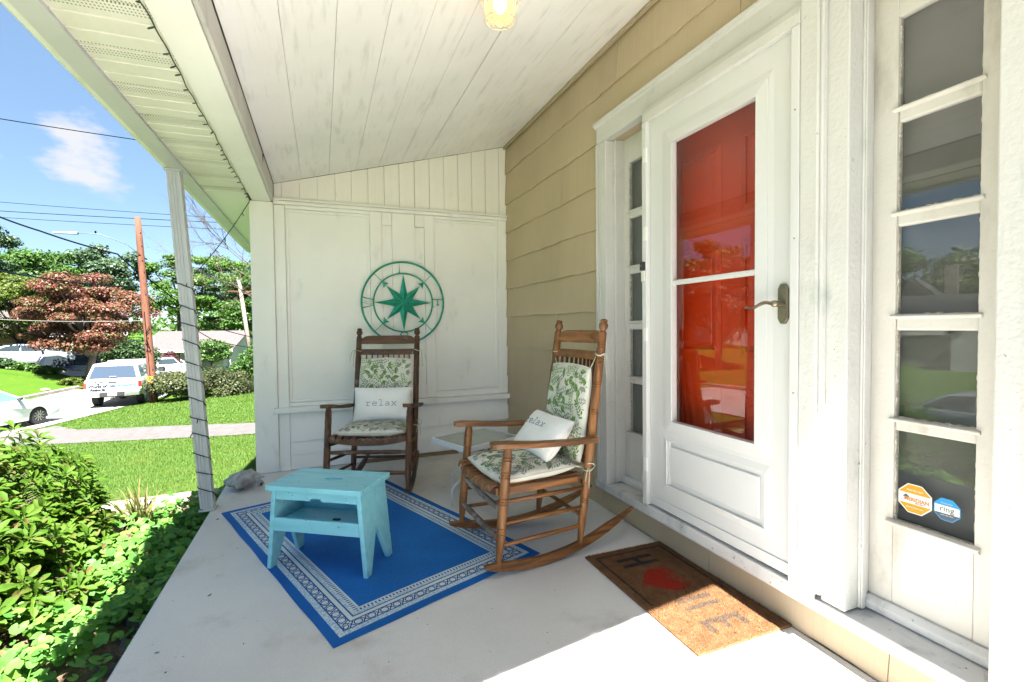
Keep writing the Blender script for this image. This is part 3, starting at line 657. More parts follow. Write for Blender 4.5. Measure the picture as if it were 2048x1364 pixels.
for k, ch in enumerate('NESW'):
    a = k*math.pi/2; r0 = (RO+RI)/2; b = MB()
    for st in LET[ch]:
        pp = []
        for x, y in st:
            xx, zz = x*.105, y*.094+r0; pp.append((cxx+xx*math.cos(a)+zz*math.sin(a), cyy, cz-xx*math.sin(a)+zz*math.cos(a)))
        b.tube(pp, .0056, 5)
    b.build('letter', M_teal, cw)

# ------------------------------------------------------------------ rocking chairs
def chair(label, mtx_loc, rot, mats3, mwg, mdk3):
    mx_, my_, mw = mats3; mdx, mdy, mdk = mdk3
    t = thing('rocking_chair', label, 'rocking chair', mtx_loc, 0, 'rocking chairs on the porch', local=True); t.rotation_euler = rot
    RK = 1.05
    def fpost(s):
        a = Vector((s*.269, .239, .040)); d = Vector((s*.273, .183, .594)); L = (d-a).length; pr = [(0, .011), (.05, .014), (.10, .0195), (.13, .0215)]
        for z0 in (.165, .30, .42, .50):
            for j in range(3 if z0 != .5 else 2): q = z0+j*.013; pr += [(q-.003, .0222), (q, .0190), (q+.003, .0222)]
        pr += [(L-.03, .0215), (L-.012, .018), (L, .017)]; pr.sort(); MB().lathe(a, d, pr, 14).build('front_post', mw, t, smooth='auto')
    def rpost(s):
        a = Vector((s*.229, -.219, .045)); d = Vector((s*.228, -.376, 1.178)); L = (d-a).length; pr = [(0, .012), (.05, .015), (.11, .020), (.16, .0212)]
        for z0 in (.22, .36, .52, .66, .80, .92, 1.0):
            for j in range(3): q = z0+j*.012; pr += [(q-.003, .0218), (q, .0186), (q+.003, .0218)]
        pr += [(L-.068, .020), (L-.062, .0135), (L-.056, .0145), (L-.045, .0225), (L-.030, .0235), (L-.016, .016), (L-.013, .0185), (L-.006, .0185), (L, .009)]
        pr.sort(); MB().lathe(a, d, pr, 14).build('rear_post', mw, t, smooth='auto')
    def rocker(s):
        ys = np.linspace(.305, -.57, 26); vs = []
        for i, y in enumerate(ys):
            u = i/25; x = s*(.2715+(-.0735)*u); z = y*y/(2*RK); h = .046*min(1, .45+u*6)*min(1, .35+(1-u)*3.2); w = .0135*min(1, .7+(1-u)*3)
            zl = z+(.046-h)*.25
            vs += [(x-w, y, zl+.003), (x+w, y, zl+.003), (x+w, y, zl+h), (x-w, y, zl+h)]
        fs = [(0, 3, 2, 1), (100, 101, 102, 103)]
        for i in range(25):
            for k in range(4): fs.append((i*4+k, i*4+(k+1) % 4, i*4+4+(k+1) % 4, i*4+4+k))
        MB().add(vs, fs).build('rocker', my_, t, bev=.004)
    FP = lambda s, z: Vector((s*(.269+.004*(z-.04)/.554), .239-.056*(z-.04)/.554, z)); RP = lambda s, z: Vector((s*.2288, -.219-.157*(z-.045)/1.133, z))
    for s in (1, -1):
        fpost(s); rpost(s); rocker(s)
        for zf, zr in ((.345, .335), (.245, .238), (.145, .145)): MB().tube([FP(s, zf), FP(s, zf).lerp(RP(s, zr), .5), RP(s, zr)], [.0085, .0115, .0085], 9).build('side_rung', my_, t, smooth=True)
        # arm
        ar = [(.268, .0), (.266, .022), (.252, .034), (.215, .040), (.16, .036), (.02, .029), (-.16, .026), (-.30, .024)]
        left = [(s*(.272-.022*max(0, .10-y))-q, y) for y, q in ar]; right = [(s*(.272-.022*max(0, .10-y))+q, y) for y, q in ar][::-1]
        poly = left+right; n = len(poly); zt = lambda y: .598-.030*max(0, (.1-y))/.4-.014*math.sin(max(0, min(1, (.22-y)/.5))*math.pi)
        vs = [(x, y, zt(y)) for x, y in poly]+[(x, y, zt(y)+.023) for x, y in poly]
        fs = [(i, (i+1) % n, (i+1) % n+n, i+n) for i in range(n)]; h = n//2
        for i in range(h-1): fs += [(i, i+1, n-2-i, n-1-i), (i+n, n-1-i+n, n-2-i+n, i+1+n)]
        MB().add(vs, fs).build('arm', my_, t, bev=.006, segs=3)
    for z, mm in ((.30, mwg), (.165, mwg)):
        pr = []; L = .538
        for q in np.linspace(0, L, 33): pr.append((q, .0145+(.0012*math.cos(q*420) if .08 < abs(q-L/2) < .17 or abs(q-L/2) < .035 else 0)-.004*(abs(q-L/2)/(L/2))**4))
        MB().lathe(FP(-1, z), FP(1, z), pr, 10).build('front_rung', mm, t, smooth=True)
    for z in (.35, .19): MB().tube([RP(-1, z), RP(1, z)], .0105, 9).build('back_rung', mx_, t, smooth=True)
    # seat: dipped rails front and back, side rails, and slats lying front to back
    for y, z, hw, nm in ((.226, .398, .255, 'front_rail'), (-.228, .382, .213, 'rear_rail')):
        b = MB(); xs = np.linspace(-hw, hw, 13); top = [(x, z+.010-.028*(1-(x/hw)**2)) for x in xs]; bot = [(x, q-.036) for x, q in top][::-1]
        b.prism(top+bot, 'y', y-.011, y+.011).build(nm, mdx, t, bev=.003)
    for s in (1, -1): MB().bar((s*.25, .215, .388), (s*.215, -.215, .376), .02, .036).build('side_rail', my_, t, bev=.003)
    n = 11
    for i in range(n):
        u = (i+.5)/n*2-1; xf, xr = u*.246, u*.204; zf, zr = .4125-.028*(1-u*u), .397-.028*(1-u*u); w = .0170
        prof = [(.262, -.020), (.258, -.006), (.245, .003), (.2, .004), (0, -.004), (-.15, -.004), (-.235, .002)]
        vs = []
        for y, dz in prof:
            q = (.26-y)/.5; x = xf+(xr-xf)*q; z = zf+(zr-zf)*q+dz; ww = w*(1-.12*q)
            vs += [(x-ww, y, z), (x+ww, y, z), (x+ww, y-.002, z+.009), (x-ww, y-.002, z+.009)]
        fs = [(0, 3, 2, 1)]+[(j*4+k, j*4+(k+1) % 4, j*4+4+(k+1) % 4, j*4+4+k) for j in range(6) for k in range(4)]+[(24, 25, 26, 27)]
        MB().add(vs, fs).build('seat_slat', my_, t, bev=.003)
    # back: crest rail, second rail, spindles, lower rail
    def rail(z0, z1, nm, crown):
        b = MB(); xs = np.linspace(-.212, .212, 15); vs = []
        for x in xs:
            e = min(1, (.212-abs(x))/.05); zt = z1-crown*(1-e)**1.5; bow = .030*(1-(x/.212)**2)
            for z, d in ((z0, -.008), (z0, .008), (zt, .008), (zt, -.008)): p = RP(1, z); vs.append((x, p.y+d-bow, z))
        fs = [(0, 3, 2, 1), (56, 57, 58, 59)]+[(j*4+k, j*4+(k+1) % 4, j*4+4+(k+1) % 4, j*4+4+k) for j in range(14) for k in range(4)]
        b.add(vs, fs).build(nm, mx_, t, bev=.004)
    rail(1.052, 1.120, 'crest_rail', .026); rail(.966, 1.012, 'back_rail', .0); rail(.44, .475, 'back_rail', 0)
    for i in range(9):
        x = (i-4)*.042; bow = .030*(1-(x/.212)**2); p, q = RP(1, .47), RP(1, .97)
        MB().tube([(x, p.y-bow, .47), (x, (p.y+q.y)/2-bow-.008, .72), (x, q.y-bow, .97)], .0095, 8, flat=.6).build('spindle', mdk, t, smooth=True)
    return t
def wood3(name, *a, **k): return [wood_mat(name+'_'+q, *a, axis=i, **k) for i, q in enumerate(('across', 'along', 'upright'))]
M_oak = wood3('oak_varnish', (.10, .038, .010), (.285, .115, .030), (.29, .165, .085), .64)
M_oakgrey = wood_mat('worn_grey_rung', (.10, .07, .05), (.21, .165, .13), (.30, .26, .22), .5, rough=.7, axis=0)
M_oakdk = wood3('dark_oak', (.07, .026, .009), (.16, .062, .020), (.18, .10, .06), .7)
M_brown = wood3('weathered_brown', (.045, .020, .010), (.125, .052, .020), (.18, .125, .085), .58, rough=.5)
M_brownrung = wood_mat('weathered_brown_rung', (.065, .03, .018), (.15, .075, .035), (.24, .18, .13), .54, rough=.6, axis=0)
c1 = chair('honey brown slatted rocking chair beside the door, its rear rocker near the doormat', (.951, 2.334, .004), (0, 0, R(182.565-90)), M_oak, M_oakgrey, M_oakdk)
c2 = chair('darker weathered rocking chair facing the camera below the compass rose', (.335, 3.519, .004), (.0846, 0, R(-110.113-90)), M_brown, M_brownrung, M_oakdk)
c2['label'] = 'darker weathered rocking chair standing in front of the compass rose'

# ------------------------------------------------------------------ cushions and pillows
def fabric(name, c, c2, weave=700, wr=.3):
    t = NT(name); v = t.vec(); w = t.noise(t.vec((weave, weave, weave)), 1, 2); f = t.noise(v, 9, 5)
    k = t.mix(t.step(f, .35, .7), c, c2); return t.done(t.bsdf(k, .9, t.bump(t.M('ADD', t.M('MULTIPLY', w, .12), f), wr, .012), spec=.2))
M_canvas = fabric('cushion_canvas', (.63, .62, .55), (.56, .55, .48)); M_linen = fabric('pillow_linen', (.80, .79, .77), (.74, .735, .72), wr=.45)
M_leaf1 = mat('leaf_print_dark', (.07, .16, .05), (.11, .20, .07), .9, scale=30); M_leaf2 = mat('leaf_print_mid', (.17, .26, .09), (.23, .32, .13), .9, scale=30); M_leaf3 = mat('leaf_print_grey', (.20, .235, .19), (.27, .29, .25), .9, scale=30)
M_leaf4 = mat('leaf_print_faded', (.20, .21, .20), (.30, .31, .29), .9, scale=30)
M_ink = mat('pillow_ink', (.13, .17, .23), (.19, .23, .28), .9, scale=60)
def cushion(name, label, cat, M4, w, h, T, p, print_mats=None, word=None, wob=.004, group=None, seed=1, taper=0):
    r_ = np.random.default_rng(seed)
    t = thing(name, label, cat, (0, 0, 0), 0, group, local=True); t.matrix_world = M4
    ph = r_.uniform(0, 6, 8)
    def S(u, v, side=1):                            # u, v in -1..1, returns point on front or back face
        edge = (max(0, 1-abs(u)**p))*(max(0, 1-abs(v)**p)); th = T/2*edge**.42
        q = 1-taper*v*.5
        sq = 1-.05*(abs(u)*abs(v))**2 if name != 'pillow' else 1-.045*(1-abs(u*v)**1.2)*(max(abs(u), abs(v))**6)
        n = wob*(math.sin(u*4+ph[0])*math.cos(v*3+ph[1])+.5*math.sin(u*9+v*7+ph[2]))*edge**.3
        return Vector((u*w/2*sq*q, side*th+n, v*h/2*sq))
    N = 26; us = np.sin(np.linspace(-math.pi/2, math.pi/2, N+1)); vs = []; fs = []
    for side in (1, -1):
        for v in us:
            for u in us: vs.append(tuple(S(u, v, side)))
    K = (N+1)**2
    for j in range(N):
        for i in range(N):
            a = j*(N+1)+i; fs += [(a, a+N+1, a+N+2, a+1), (a+K, a+K+1, a+K+N+2, a+K+N+1)]
    b = MB(); b.add(vs, fs); o = b.build('cushion_body' if name != 'pillow' else 'pillow_body', M_canvas if print_mats else M_linen, t, smooth=True)
    me = o.data; import bmesh; bm = bmesh.new(); bm.from_mesh(me); bmesh.ops.remove_doubles(bm, verts=bm.verts, dist=1e-5); bmesh.ops.recalc_face_normals(bm, faces=bm.faces); bm.to_mesh(me); bm.free()
    for q in me.polygons: q.use_smooth = True
    # welt round the edge
    loop = [S(u, -.999, 1) for u in us]+[S(.999, v, 1) for v in us]+[S(u, .999, 1) for u in us[::-1]]+[S(-.999, v, 1) for v in us[::-1]]
    MB().tube(loop, .0042 if print_mats else .0022, 6).build('welt', M_canvas if print_mats else M_linen, t, smooth=True)
    if print_mats:
        pr = MB()
        def leaf(cu, cv, ang, L, W, mi):
            n = 7; prev = None
            for k in range(n+1):
                f = k/n; wd = W*math.sin(math.pi*f**.8)*(1-.25*f)
                row = []
                for sd in (-1, 0, 1):
                    x = (f-.5)*L; yv = sd*wd
                    uu = cu+(x*math.cos(ang)-yv*math.sin(ang))/(w/2); vv = cv+(x*math.sin(ang)+yv*math.cos(ang))/(h/2)
                    if abs(uu) > .99 or abs(vv) > .99: return
                    q = S(uu, vv, 1); row.append((q.x, q.y+.0012, q.z))
                if prev: pr.add(prev+row, [(0, 1, 4, 3)], mi); pr.add(prev+row, [(1, 2, 5, 4)], mi if L < .03 else (mi+1) % 2 if mi < 2 else mi)
                prev = row
        spots = []
        for _ in range(1600):
            u, v = r_.uniform(-.95, .95, 2)
            if all((u-a)**2*(w*w)+(v-c)**2*(h*h) > (.0042+.003*q) for a, c, q in spots): spots.append((u, v, r_.random()))
        for u, v, q in spots:
            a = r_.uniform(0, 6.28); mi = int(r_.choice([0, 0, 1, 1, 2])); kind = r_.random()
            if kind < .35:                            # single broad leaf
                leaf(u, v, a, .052+.018*q, .0165, mi)
            elif kind < .7:                           # sprig of paired leaflets
                for k in range(5):
                    for sd in (-1, 1):
                        d = (k-2)*.0165; leaf(u+(d*math.cos(a)-sd*.010*math.sin(a))/(w/2), v+(d*math.sin(a)+sd*.010*math.cos(a))/(h/2), a+sd*.75, .024, .0046, mi)
            else:                                     # cluster of three leaves
                for k in range(3): b_ = a+(k-1)*.9; leaf(u+.014*math.cos(b_)/(w/2), v+.014*math.sin(b_)/(h/2), b_, .036, .0115, mi)
            if kind > .5:
                for _ in range(3): leaf(u+r_.uniform(-.028, .028)/(w/2), v+r_.uniform(-.028, .028)/(h/2), r_.uniform(0, 6), .012, .0035, 1)
        tag(pr.build('leaf_print', print_mats, t, fix=False), kind='stuff')
    if word:
        tb = MB(); cu, cv, hh = word[1:]
        for a, c in strokes(word[0], hh, 0):
            k = max(2, int(math.dist(a, c)/.004)); P = []
            for i in range(k+1):
                f = i/k; x, y = a[0]+(c[0]-a[0])*f, a[1]+(c[1]-a[1])*f; q = S(-(cu+x)/(w/2), (cv+y)/(h/2), 1); P.append((q.x, q.y+.0008, q.z))
            tb.tube(P, .0019, 5, flat=1)
        tb.build('lettering', M_ink, t)
    return t, S
def at(ch, loc, a, twist=0):
    ch_m = Matrix.LocRotScale(ch.location, ch.rotation_euler, None); return ch_m @ Matrix.Translation(loc) @ Matrix.Rotation(a, 4, 'X') @ Matrix.Rotation(twist, 4, 'Y')
PR = [M_leaf1, M_leaf2, M_leaf3]
M_tie = fabric('tie_tape', (.66, .65, .55), (.32, .36, .22), 300)
def ties(ch, top):
    pass
for ch, tone, who, ps in ((c1, [M_leaf4, M_leaf1, M_leaf4], 'honey brown rocking chair beside the door', 3), (c2, [M_leaf4, M_leaf4, M_leaf1], 'darker rocking chair below the compass rose', 7)):
    sc_, S1 = cushion('seat_cushion', 'leaf-print seat cushion with ties on the '+who, 'cushion', at(ch, (0, -.005, .432), math.pi/2-.03), .462, .445, .085, 3.6, tone, group='leaf print cushions', seed=ps, taper=.14)
    bc_, S2 = cushion('back_cushion', 'leaf-print back cushion tied to the '+who, 'cushion', at(ch, (0, -.283, .690), .145), .405, .50, .062, 6, PR, group='leaf print cushions', seed=ps*5+2)
    chm = Matrix.LocRotScale(ch.location, ch.rotation_euler, None); inv2 = bc_.matrix_world.inverted() @ chm; inv1 = sc_.matrix_world.inverted() @ chm
    for s in (1, -1):
        z0 = 1.0; c = Vector((s*.2285, -.219-.157*(z0-.045)/1.133, z0)); b = MB()
        lp_ = [Vector((s*.175, -.325, .925))]+[c+Vector((.026*math.cos(a)*1, .026*math.sin(a), .006*math.sin(a*2))) for a in np.linspace(0, 2*math.pi, 13)]
        b.tube([inv2 @ p for p in lp_], .0035, 5, flat=.6)
        for dx, dl in ((.012, .13), (.03, .09)):
            st = c+Vector((s*.026, .004, 0)); b.tube([inv2 @ (st+Vector((s*(dx*q*1.6), -.01*q, -dl*q*q+.015*math.sin(q*3)))) for q in np.linspace(0, 1, 8)], .0032, 5, flat=.5)
        b.build('tie', M_tie, bc_)
        z0 = .425; c = Vector((s*.2288, -.219-.157*(z0-.045)/1.133, z0)); b = MB()
        b.tube([inv1 @ p for p in [Vector((s*.19, -.20, .44))]+[c+Vector((.027*math.cos(a), .027*math.sin(a), .004*math.sin(a*2))) for a in np.linspace(0, 2*math.pi, 13)]], .0038, 5, flat=.6)
        for dx, dl in ((.02, .085), (-.012, .06)): st = c+Vector((s*.027, .004, 0)); b.tube([inv1 @ (st+Vector((s*dx*q, .02*q, -dl*q*q+.018*math.sin(q*3)))) for q in np.linspace(0, 1, 8)], .0034, 5, flat=.5)
        b.tube([inv1 @ (c+Vector((s*(.030+.022*math.sin(a)), .012*math.sin(2*a), .022*(1-math.cos(a))*.8))) for a in np.linspace(0, 2*math.pi, 13)], .003, 5, flat=.5)
        b.build('tie', M_tie, sc_)
cushion('pillow', 'white pillow lettered relax tilted back on the honey brown rocking chair', 'pillow', at(c1, (.035, -.150, .560), .72), .415, .25, .105, 3.2, None, ('relax', -.055, .035, .052), group='lettered white pillows', seed=21, wob=.003)
cushion('pillow', 'white pillow lettered relax standing upright on the darker rocking chair', 'pillow', at(c2, (-.005, -.175, .588), .19), .43, .255, .105, 3.2, None, ('relax', .0, .0, .053), group='lettered white pillows', seed=22, wob=.003)

# ------------------------------------------------------------------ side table
tb = thing('side_table', 'low square side table with frosted glass top and white rim between the chairs', 'table', (.956, 3.135, 0), R(20.4), None, local=True)
M_frost = mat('frosted_glass', (.20, .235, .205), (.25, .28, .245), .2, scale=5, spec=.7); M_rim = mat('white_enamel_rim', (.55, .56, .58), None, .35)
def rrect(w, h, r, n=6):
    out = []
    for cx_, cy_, a0 in ((w-r, h-r, 0), (-w+r, h-r, 90), (-w+r, -h+r, 180), (w-r, -h+r, 270)):
        for k in range(n+1): a = R(a0+90*k/n); out.append((cx_+r*math.cos(a), cy_+r*math.sin(a)))
    return out
o1, o2 = rrect(.235, .205, .035), rrect(.218, .188, .022); n = len(o1); vs = []
for (lo, z) in ((o1, .372), (o1, .404), (o2, .406), (o2, .372)): vs += [(x, y, z) for x, y in lo]
MB().add(vs, [(k*n+i, k*n+(i+1) % n, ((k+1) % 4)*n+(i+1) % n, ((k+1) % 4)*n+i) for k in range(4) for i in range(n)]).build('table_rim', M_rim, tb, bev=.003)
MB().prism(o2, 'z', .392, .402).build('table_top', M_frost, tb)
for fx, fy in ((-.238, -.056), (-.05, .209), (.05, -.209), (.238, .056)):
    f = Vector((fx, fy, 0)); q = [f+Vector((0, 0, .004)), f+Vector((0, 0, .06)), f+Vector((0, 0, .105)), f*.93+Vector((0, 0, .125)), f*.8+Vector((0, 0, .138)), f*.45+Vector((0, 0, .165)), f*.0+Vector((0, 0, .21)), f*-.5+Vector((0, 0, .30)), f*-.78+Vector((0, 0, .371))]
    MB().tube(q, .0095, 10).build('leg', M_rim, tb, smooth=True)

# ------------------------------------------------------------------ turquoise step stool
M_turq = mat('turquoise_paint', (.22, .55, .66), (.165, .46, .57), .45, scale=5, stretch=(1, 6, 6), lo=.3, hi=.75, speck=((.035, .10, .12), 55, .63), bump=.6, bscale=22, bstretch=(1.5, 14, 14), bdist=.002)
ss = thing('step_stool', 'chipped turquoise wooden step stool with slotted handle on the blue rug', 'stool', (.022, 2.522, .006), R(-33.1), None, local=True)
HZ = .408
def slotted_top():
    n = 40; out, inn = [], []
    for k in range(n):
        a = 2*math.pi*(k+.5)/n; c, s_ = math.cos(a), math.sin(a); W, D = .246, .146; q = min(W/abs(c) if c else 9, D/abs(s_) if s_ else 9); out.append((q*c, q*s_))
        lx_, ly_ = .032, .0125; inn.append((lx_*(1 if c > 0 else -1)*min(1, abs(c)*1.6)+ly_*c+.02, ly_*s_+.005))
    # true rectangle corners
    for tx, ty in ((.246, .146), (-.246, .146), (-.246, -.146), (.246, -.146)):
        k = min(range(n), key=lambda i: math.dist(out[i], (tx, ty))); out[k] = (tx, ty)
    vs = [(x, y, HZ-.024) for x, y in out]+[(x, y, HZ) for x, y in out]+[(x, y, HZ) for x, y in inn]+[(x, y, HZ-.024) for x, y in inn]
    return MB().add(vs, [(a*n+i, a*n+(i+1) % n, ((a+1) % 4)*n+(i+1) % n, ((a+1) % 4)*n+i) for a in range(4) for i in range(n)])
slotted_top().build('top_board', M_turq, ss, bev=.003)
for s in (-1, 1):
    xo = lambda z: s*(.262-.032*z/.384); w = .128; zt = HZ-.0245
    poly = [(-w, 0), (-w+.042, 0), (-.012, .175), (0, .19), (.012, .175), (w-.042, 0), (w, 0), (w-.004, zt), (-w+.004, zt)]; vs = []
    for y, z in poly: vs.append((xo(z), y, z))
    for y, z in poly: vs.append((xo(z)-s*.022, y, z))
    m_ = len(poly); MB().add(vs, [tuple(range(m_)), tuple(range(m_, 2*m_))[::-1]]+[(i, (i+1) % m_, (i+1) % m_+m_, i+m_) for i in range(m_)]).build('end_board', M_turq, ss, bev=.003)
xi = lambda z: .262-.032*z/.384-.0225
def rail(y0, y1, z0, z1, nm, notch=False):
    if notch: poly = [(-xi(z0), z0), (-.03, z0), (-.025, z0+.012), (.025, z0+.012), (.03, z0), (xi(z0), z0), (xi(z1), z1), (-xi(z1), z1)]
    else: poly = [(-xi(z0), z0), (xi(z0), z0), (xi(z1), z1), (-xi(z1), z1)]
    MB().prism(poly, 'y', y0, y1).build(nm, M_turq, ss, bev=.003)
rail(-.122, -.102, .336, HZ-.025, 'apron', True); rail(.102, .122, .336, HZ-.025, 'apron')
rail(-.124, -.104, .185, .248, 'step_rail'); rail(.104, .124, .185, .262, 'step_rail')
MB().prism([(-xi(.21), .205), (xi(.21), .205), (xi(.225), .223), (-xi(.225), .223)], 'y', -.1035, .1035).build('step_board', M_turq, ss, bev=.002)
for nx_, ny_, nz_ in ((-.20, -.1245, .36), (.20, -.1245, .36), (-.215, -.1265, .215), (.215, -.1265, .215), (-.1, -.1265, .2), (.1, -.1265, .23)): MB().ball((nx_, ny_+.001, nz_), .0038, .0018, .0038, 8, 4).build('nail_head', M_turq, ss)
M_black = mat('dark_flake', (.03, .028, .025), None, .8)
tag(MB().hexa([(.03, 2.455, .2295), (.06, 2.44, .2295), (.066, 2.452, .2295), (.036, 2.467, .2295)], [(.03, 2.455, .236), (.06, 2.44, .236), (.066, 2.452, .236), (.036, 2.467, .236)]).build('wood_chip', M_black, None, loc=(.045, 2.45, .2295)), 'small dark wood chip lying on the step of the turquoise stool', 'wood chip')

# ------------------------------------------------------------------ rug
def rug_mat():
    t = NT('bordered_rug_weave'); sp = t.n('ShaderNodeSeparateXYZ'); t.t.links.new(t.vec(), sp.inputs[0]); u, v = sp.outputs[0], sp.outputs[1]
    dx = t.M('SUBTRACT', .5275, t.M('ABSOLUTE', u)); dy = t.M('SUBTRACT', .8675, t.M('ABSOLUTE', v)); d = t.M('MINIMUM', dx, dy)
    f = t.M('LESS_THAN', dx, dy); tt = t.M('ADD', t.M('MULTIPLY', f, v), t.M('MULTIPLY', t.M('SUBTRACT', 1., f), u)); tt = t.M('ADD', tt, 10)
    blue, deep, pale, cream = (.008, .10, .35), (.008, .075, .25), (.36, .50, .62), (.55, .62, .64)
    weave = t.noise(t.vec((60, 9, 1)), 6, 4); centre = t.mix(t.step(weave, .3, .7), (.007, .10, .36), (.014, .145, .47))
    speck = t.mix(t.step(t.noise(t.vec(), 120, 3), .44, .56), (.25, .42, .60), cream)
    inb = lambda a, b: t.M('MULTIPLY', t.M('GREATER_THAN', d, a), t.M('LESS_THAN', d, b))
    p = .056; a = t.M('MULTIPLY', t.M('SUBTRACT', t.M('FRACT', t.M('DIVIDE', tt, p)), .5), p); bb = t.M('SUBTRACT', d, .0855)
    r = t.M('SQRT', t.M('ADD', t.M('MULTIPLY', a, a), t.M('MULTIPLY', bb, bb)))
    ring = t.M('LESS_THAN', t.M('ABSOLUTE', t.M('SUBTRACT', r, .0155)), .0026)
    cr_ = t.M('LESS_THAN', t.M('ABSOLUTE', t.M('SUBTRACT', t.M('SUBTRACT', p/2, t.M('ABSOLUTE', a)), t.M('MULTIPLY', t.M('ABSOLUTE', bb), .72))), .0034)
    cr_ = t.M('MULTIPLY', cr_, t.M('GREATER_THAN', r, .0155)); dot = t.M('MULTIPLY', t.M('LESS_THAN', r, .008), t.step(t.noise(t.vec(), 300, 2), .45, .6))
    band = t.mix(t.M('MAXIMUM', ring, cr_), t.mix(t.M('MULTIPLY', dot, .5), cream, (.3, .45, .55)), deep)
    c = centre
    c = t.mix(t.M('LESS_THAN', d, .1765), c, pale); c = t.mix(inb(.171, .1765), c, cream)
    c = t.mix(inb(.152, .166), c, t.mix(t.M('LESS_THAN', t.M('FRACT', t.M('DIVIDE', tt, .0165)), .55), deep, cream))
    c = t.mix(inb(.1335, .152), c, speck); c = t.mix(inb(.127, .1335), c, deep); c = t.mix(inb(.109, .127), c, cream); c = t.mix(inb(.103, .109), c, deep)
    c = t.mix(inb(.068, .103), c, band); c = t.mix(inb(.0625, .068), c, deep); c = t.mix(inb(.037, .0625), c, speck); c = t.mix(t.M('LESS_THAN', d, .037), c, (.009, .105, .37))
    nz = t.noise(t.vec((1, 1, 1)), 2.2, 5); hs = t.n('ShaderNodeHueSaturation'); t.set(hs.inputs['Color'], c); t.set(hs.inputs['Value'], t.step(nz, .3, .7, .86, 1.1))
    return t.done(t.bsdf(hs.outputs[0], .85, t.bump(t.M('ADD', t.noise(t.vec((420, 60, 1)), 1, 2), t.noise(t.vec((60, 420, 1)), 1, 2)), .5, .0025), spec=.2))
nx, ny = 40, 64; b = MB(); vs = []; pw = rng.uniform(0, 6, 4)
for j in range(ny+1):
    for i in range(nx+1):
        x = -.5275+1.055*i/nx; y = -.8675+1.735*j/ny; e = .0015*math.sin(y*14+pw[0])*(abs(x)/.53)**3; e2 = .0015*math.sin(x*17+pw[1])*(abs(y)/.87)**3
        vs.append((x+e, y+e2, .0068+.0016*math.sin(x*6+pw[2])*math.sin(y*5+pw[3])+.0022*(max(0, abs(x)/.5275-.86)/.14)*max(0, math.sin(y*6+pw[0]))))
b.add(vs, [(j*(nx+1)+i, j*(nx+1)+i+1, (j+1)*(nx+1)+i+1, (j+1)*(nx+1)+i) for j in range(ny) for i in range(nx)])
edge = [j for j in range(nx+1)]+[(j)*(nx+1)+nx for j in range(1, ny+1)]+[ny*(nx+1)+i for i in range(nx-1, -1, -1)]+[j*(nx+1) for j in range(ny-1, 0, -1)]
n0 = len(b.v); b.v += [(b.v[i][0]*1.001, b.v[i][1]*1.001, .0008) for i in edge]
for k in range(len(edge)): k2 = (k+1) % len(edge); b.f.append((edge[k], n0+k, n0+k2, edge[k2])); b.m.append(0)
rg = b.build('rug', rug_mat(), None, smooth='auto'); rg.location = (.200, 2.827, 0); rg.rotation_euler = (0, 0, R(20.94))
tag(rg, 'blue flatwoven rug with pale geometric border on the porch floor', 'rug')

# ------------------------------------------------------------------ coir doormat
dm = thing('doormat', 'worn brown coir doormat with a red heart and dark block letters below the door', 'doormat', (1.413, 1.682, 0))
M_coir = mat('coir', (.20, .105, .052), (.15, .078, .038), .95, scale=25, bump=.8, bscale=300, bdist=.004, spec=.1)
M_coirk = mat('coir_black', (.030, .027, .026), (.05, .042, .036), .95, scale=60, spec=.1); M_coirr = mat('coir_red', (.34, .030, .018), (.27, .032, .018), .95, scale=60, spec=.1); M_coirg = mat('coir_faded', (.06, .046, .037), (.085, .06, .045), .95, scale=60, spec=.1)
X0, X1, YA, YB = 1.186, 1.636, 1.296, 2.072
MB().box(X0, X1, YA, YB, .0006, .009).build('mat_base', M_coir, dm, bev=.003)
prt = MB()
for a, c, d, e in ((1.30, 1.495, 1.951, 1.977), (1.30, 1.495, 1.893, 1.920), (1.385, 1.412, 1.9205, 1.9505)): prt.box(a, c, d, e, .0085, .0096)
for a, c, d, e in ((1.222, 1.231, 1.60, 2.030), (1.231, 1.594, 2.021, 2.030), (1.594, 1.603, 1.55, 2.030)): prt.box(a, c, d, e, .0085, .0094)
prt.build('printed_letter', M_coirk, dm)
prt = MB()
for a, c, d, e in ((1.322, 1.505, 1.415, 1.442), (1.322, 1.35, 1.368, 1.4148), (1.40, 1.425, 1.375, 1.4148), (1.477, 1.505, 1.368, 1.4148)): prt.box(a, c, d, e, .0085, .0094)
for a, c, d, e in ((1.335, 1.50, 1.567, 1.592), (1.335, 1.50, 1.514, 1.538)): prt.box(a, c, d, e, .0085, .0093)
prt.build('printed_letter', M_coirg, dm)
hp = []
for a in np.linspace(0, 2*math.pi, 40, endpoint=False): hp.append((1.378+.0062*(13*math.cos(a)-5*math.cos(2*a)-2*math.cos(3*a)-math.cos(4*a)), 1.750+.0060*16*math.sin(a)**3))
MB().prism(hp, 'z', .0085, .0094).build('printed_heart', M_coirr, dm)
def heart(x, y):
    u = (y-1.750)/.103; w = (x-1.385)/.100; return (u*u+w*w-1)**3-u*u*w**3 < 0
def inbox(x, y, a, b_, c, d): return (a <= x) & (x <= b_) & (c <= y) & (y <= d)
NF = 52000; fx = rng.uniform(X0, X1, NF); fy = rng.uniform(YA, YB, NF); mi = np.zeros(NF, int); rr = rng.random(NF)
H_ = inbox(fx, fy, 1.30, 1.495, 1.951, 1.977) | inbox(fx, fy, 1.30, 1.495, 1.893, 1.920) | inbox(fx, fy, 1.385, 1.412, 1.91, 1.96)
mi[H_ & (rr < .93)] = 1
yn = (fy-1.750)/.092; xn = (fx-1.385)/.086; mi[((yn**2+xn**2-1)**3-yn**2*xn**3 < 0) & (rr < .96)] = 2
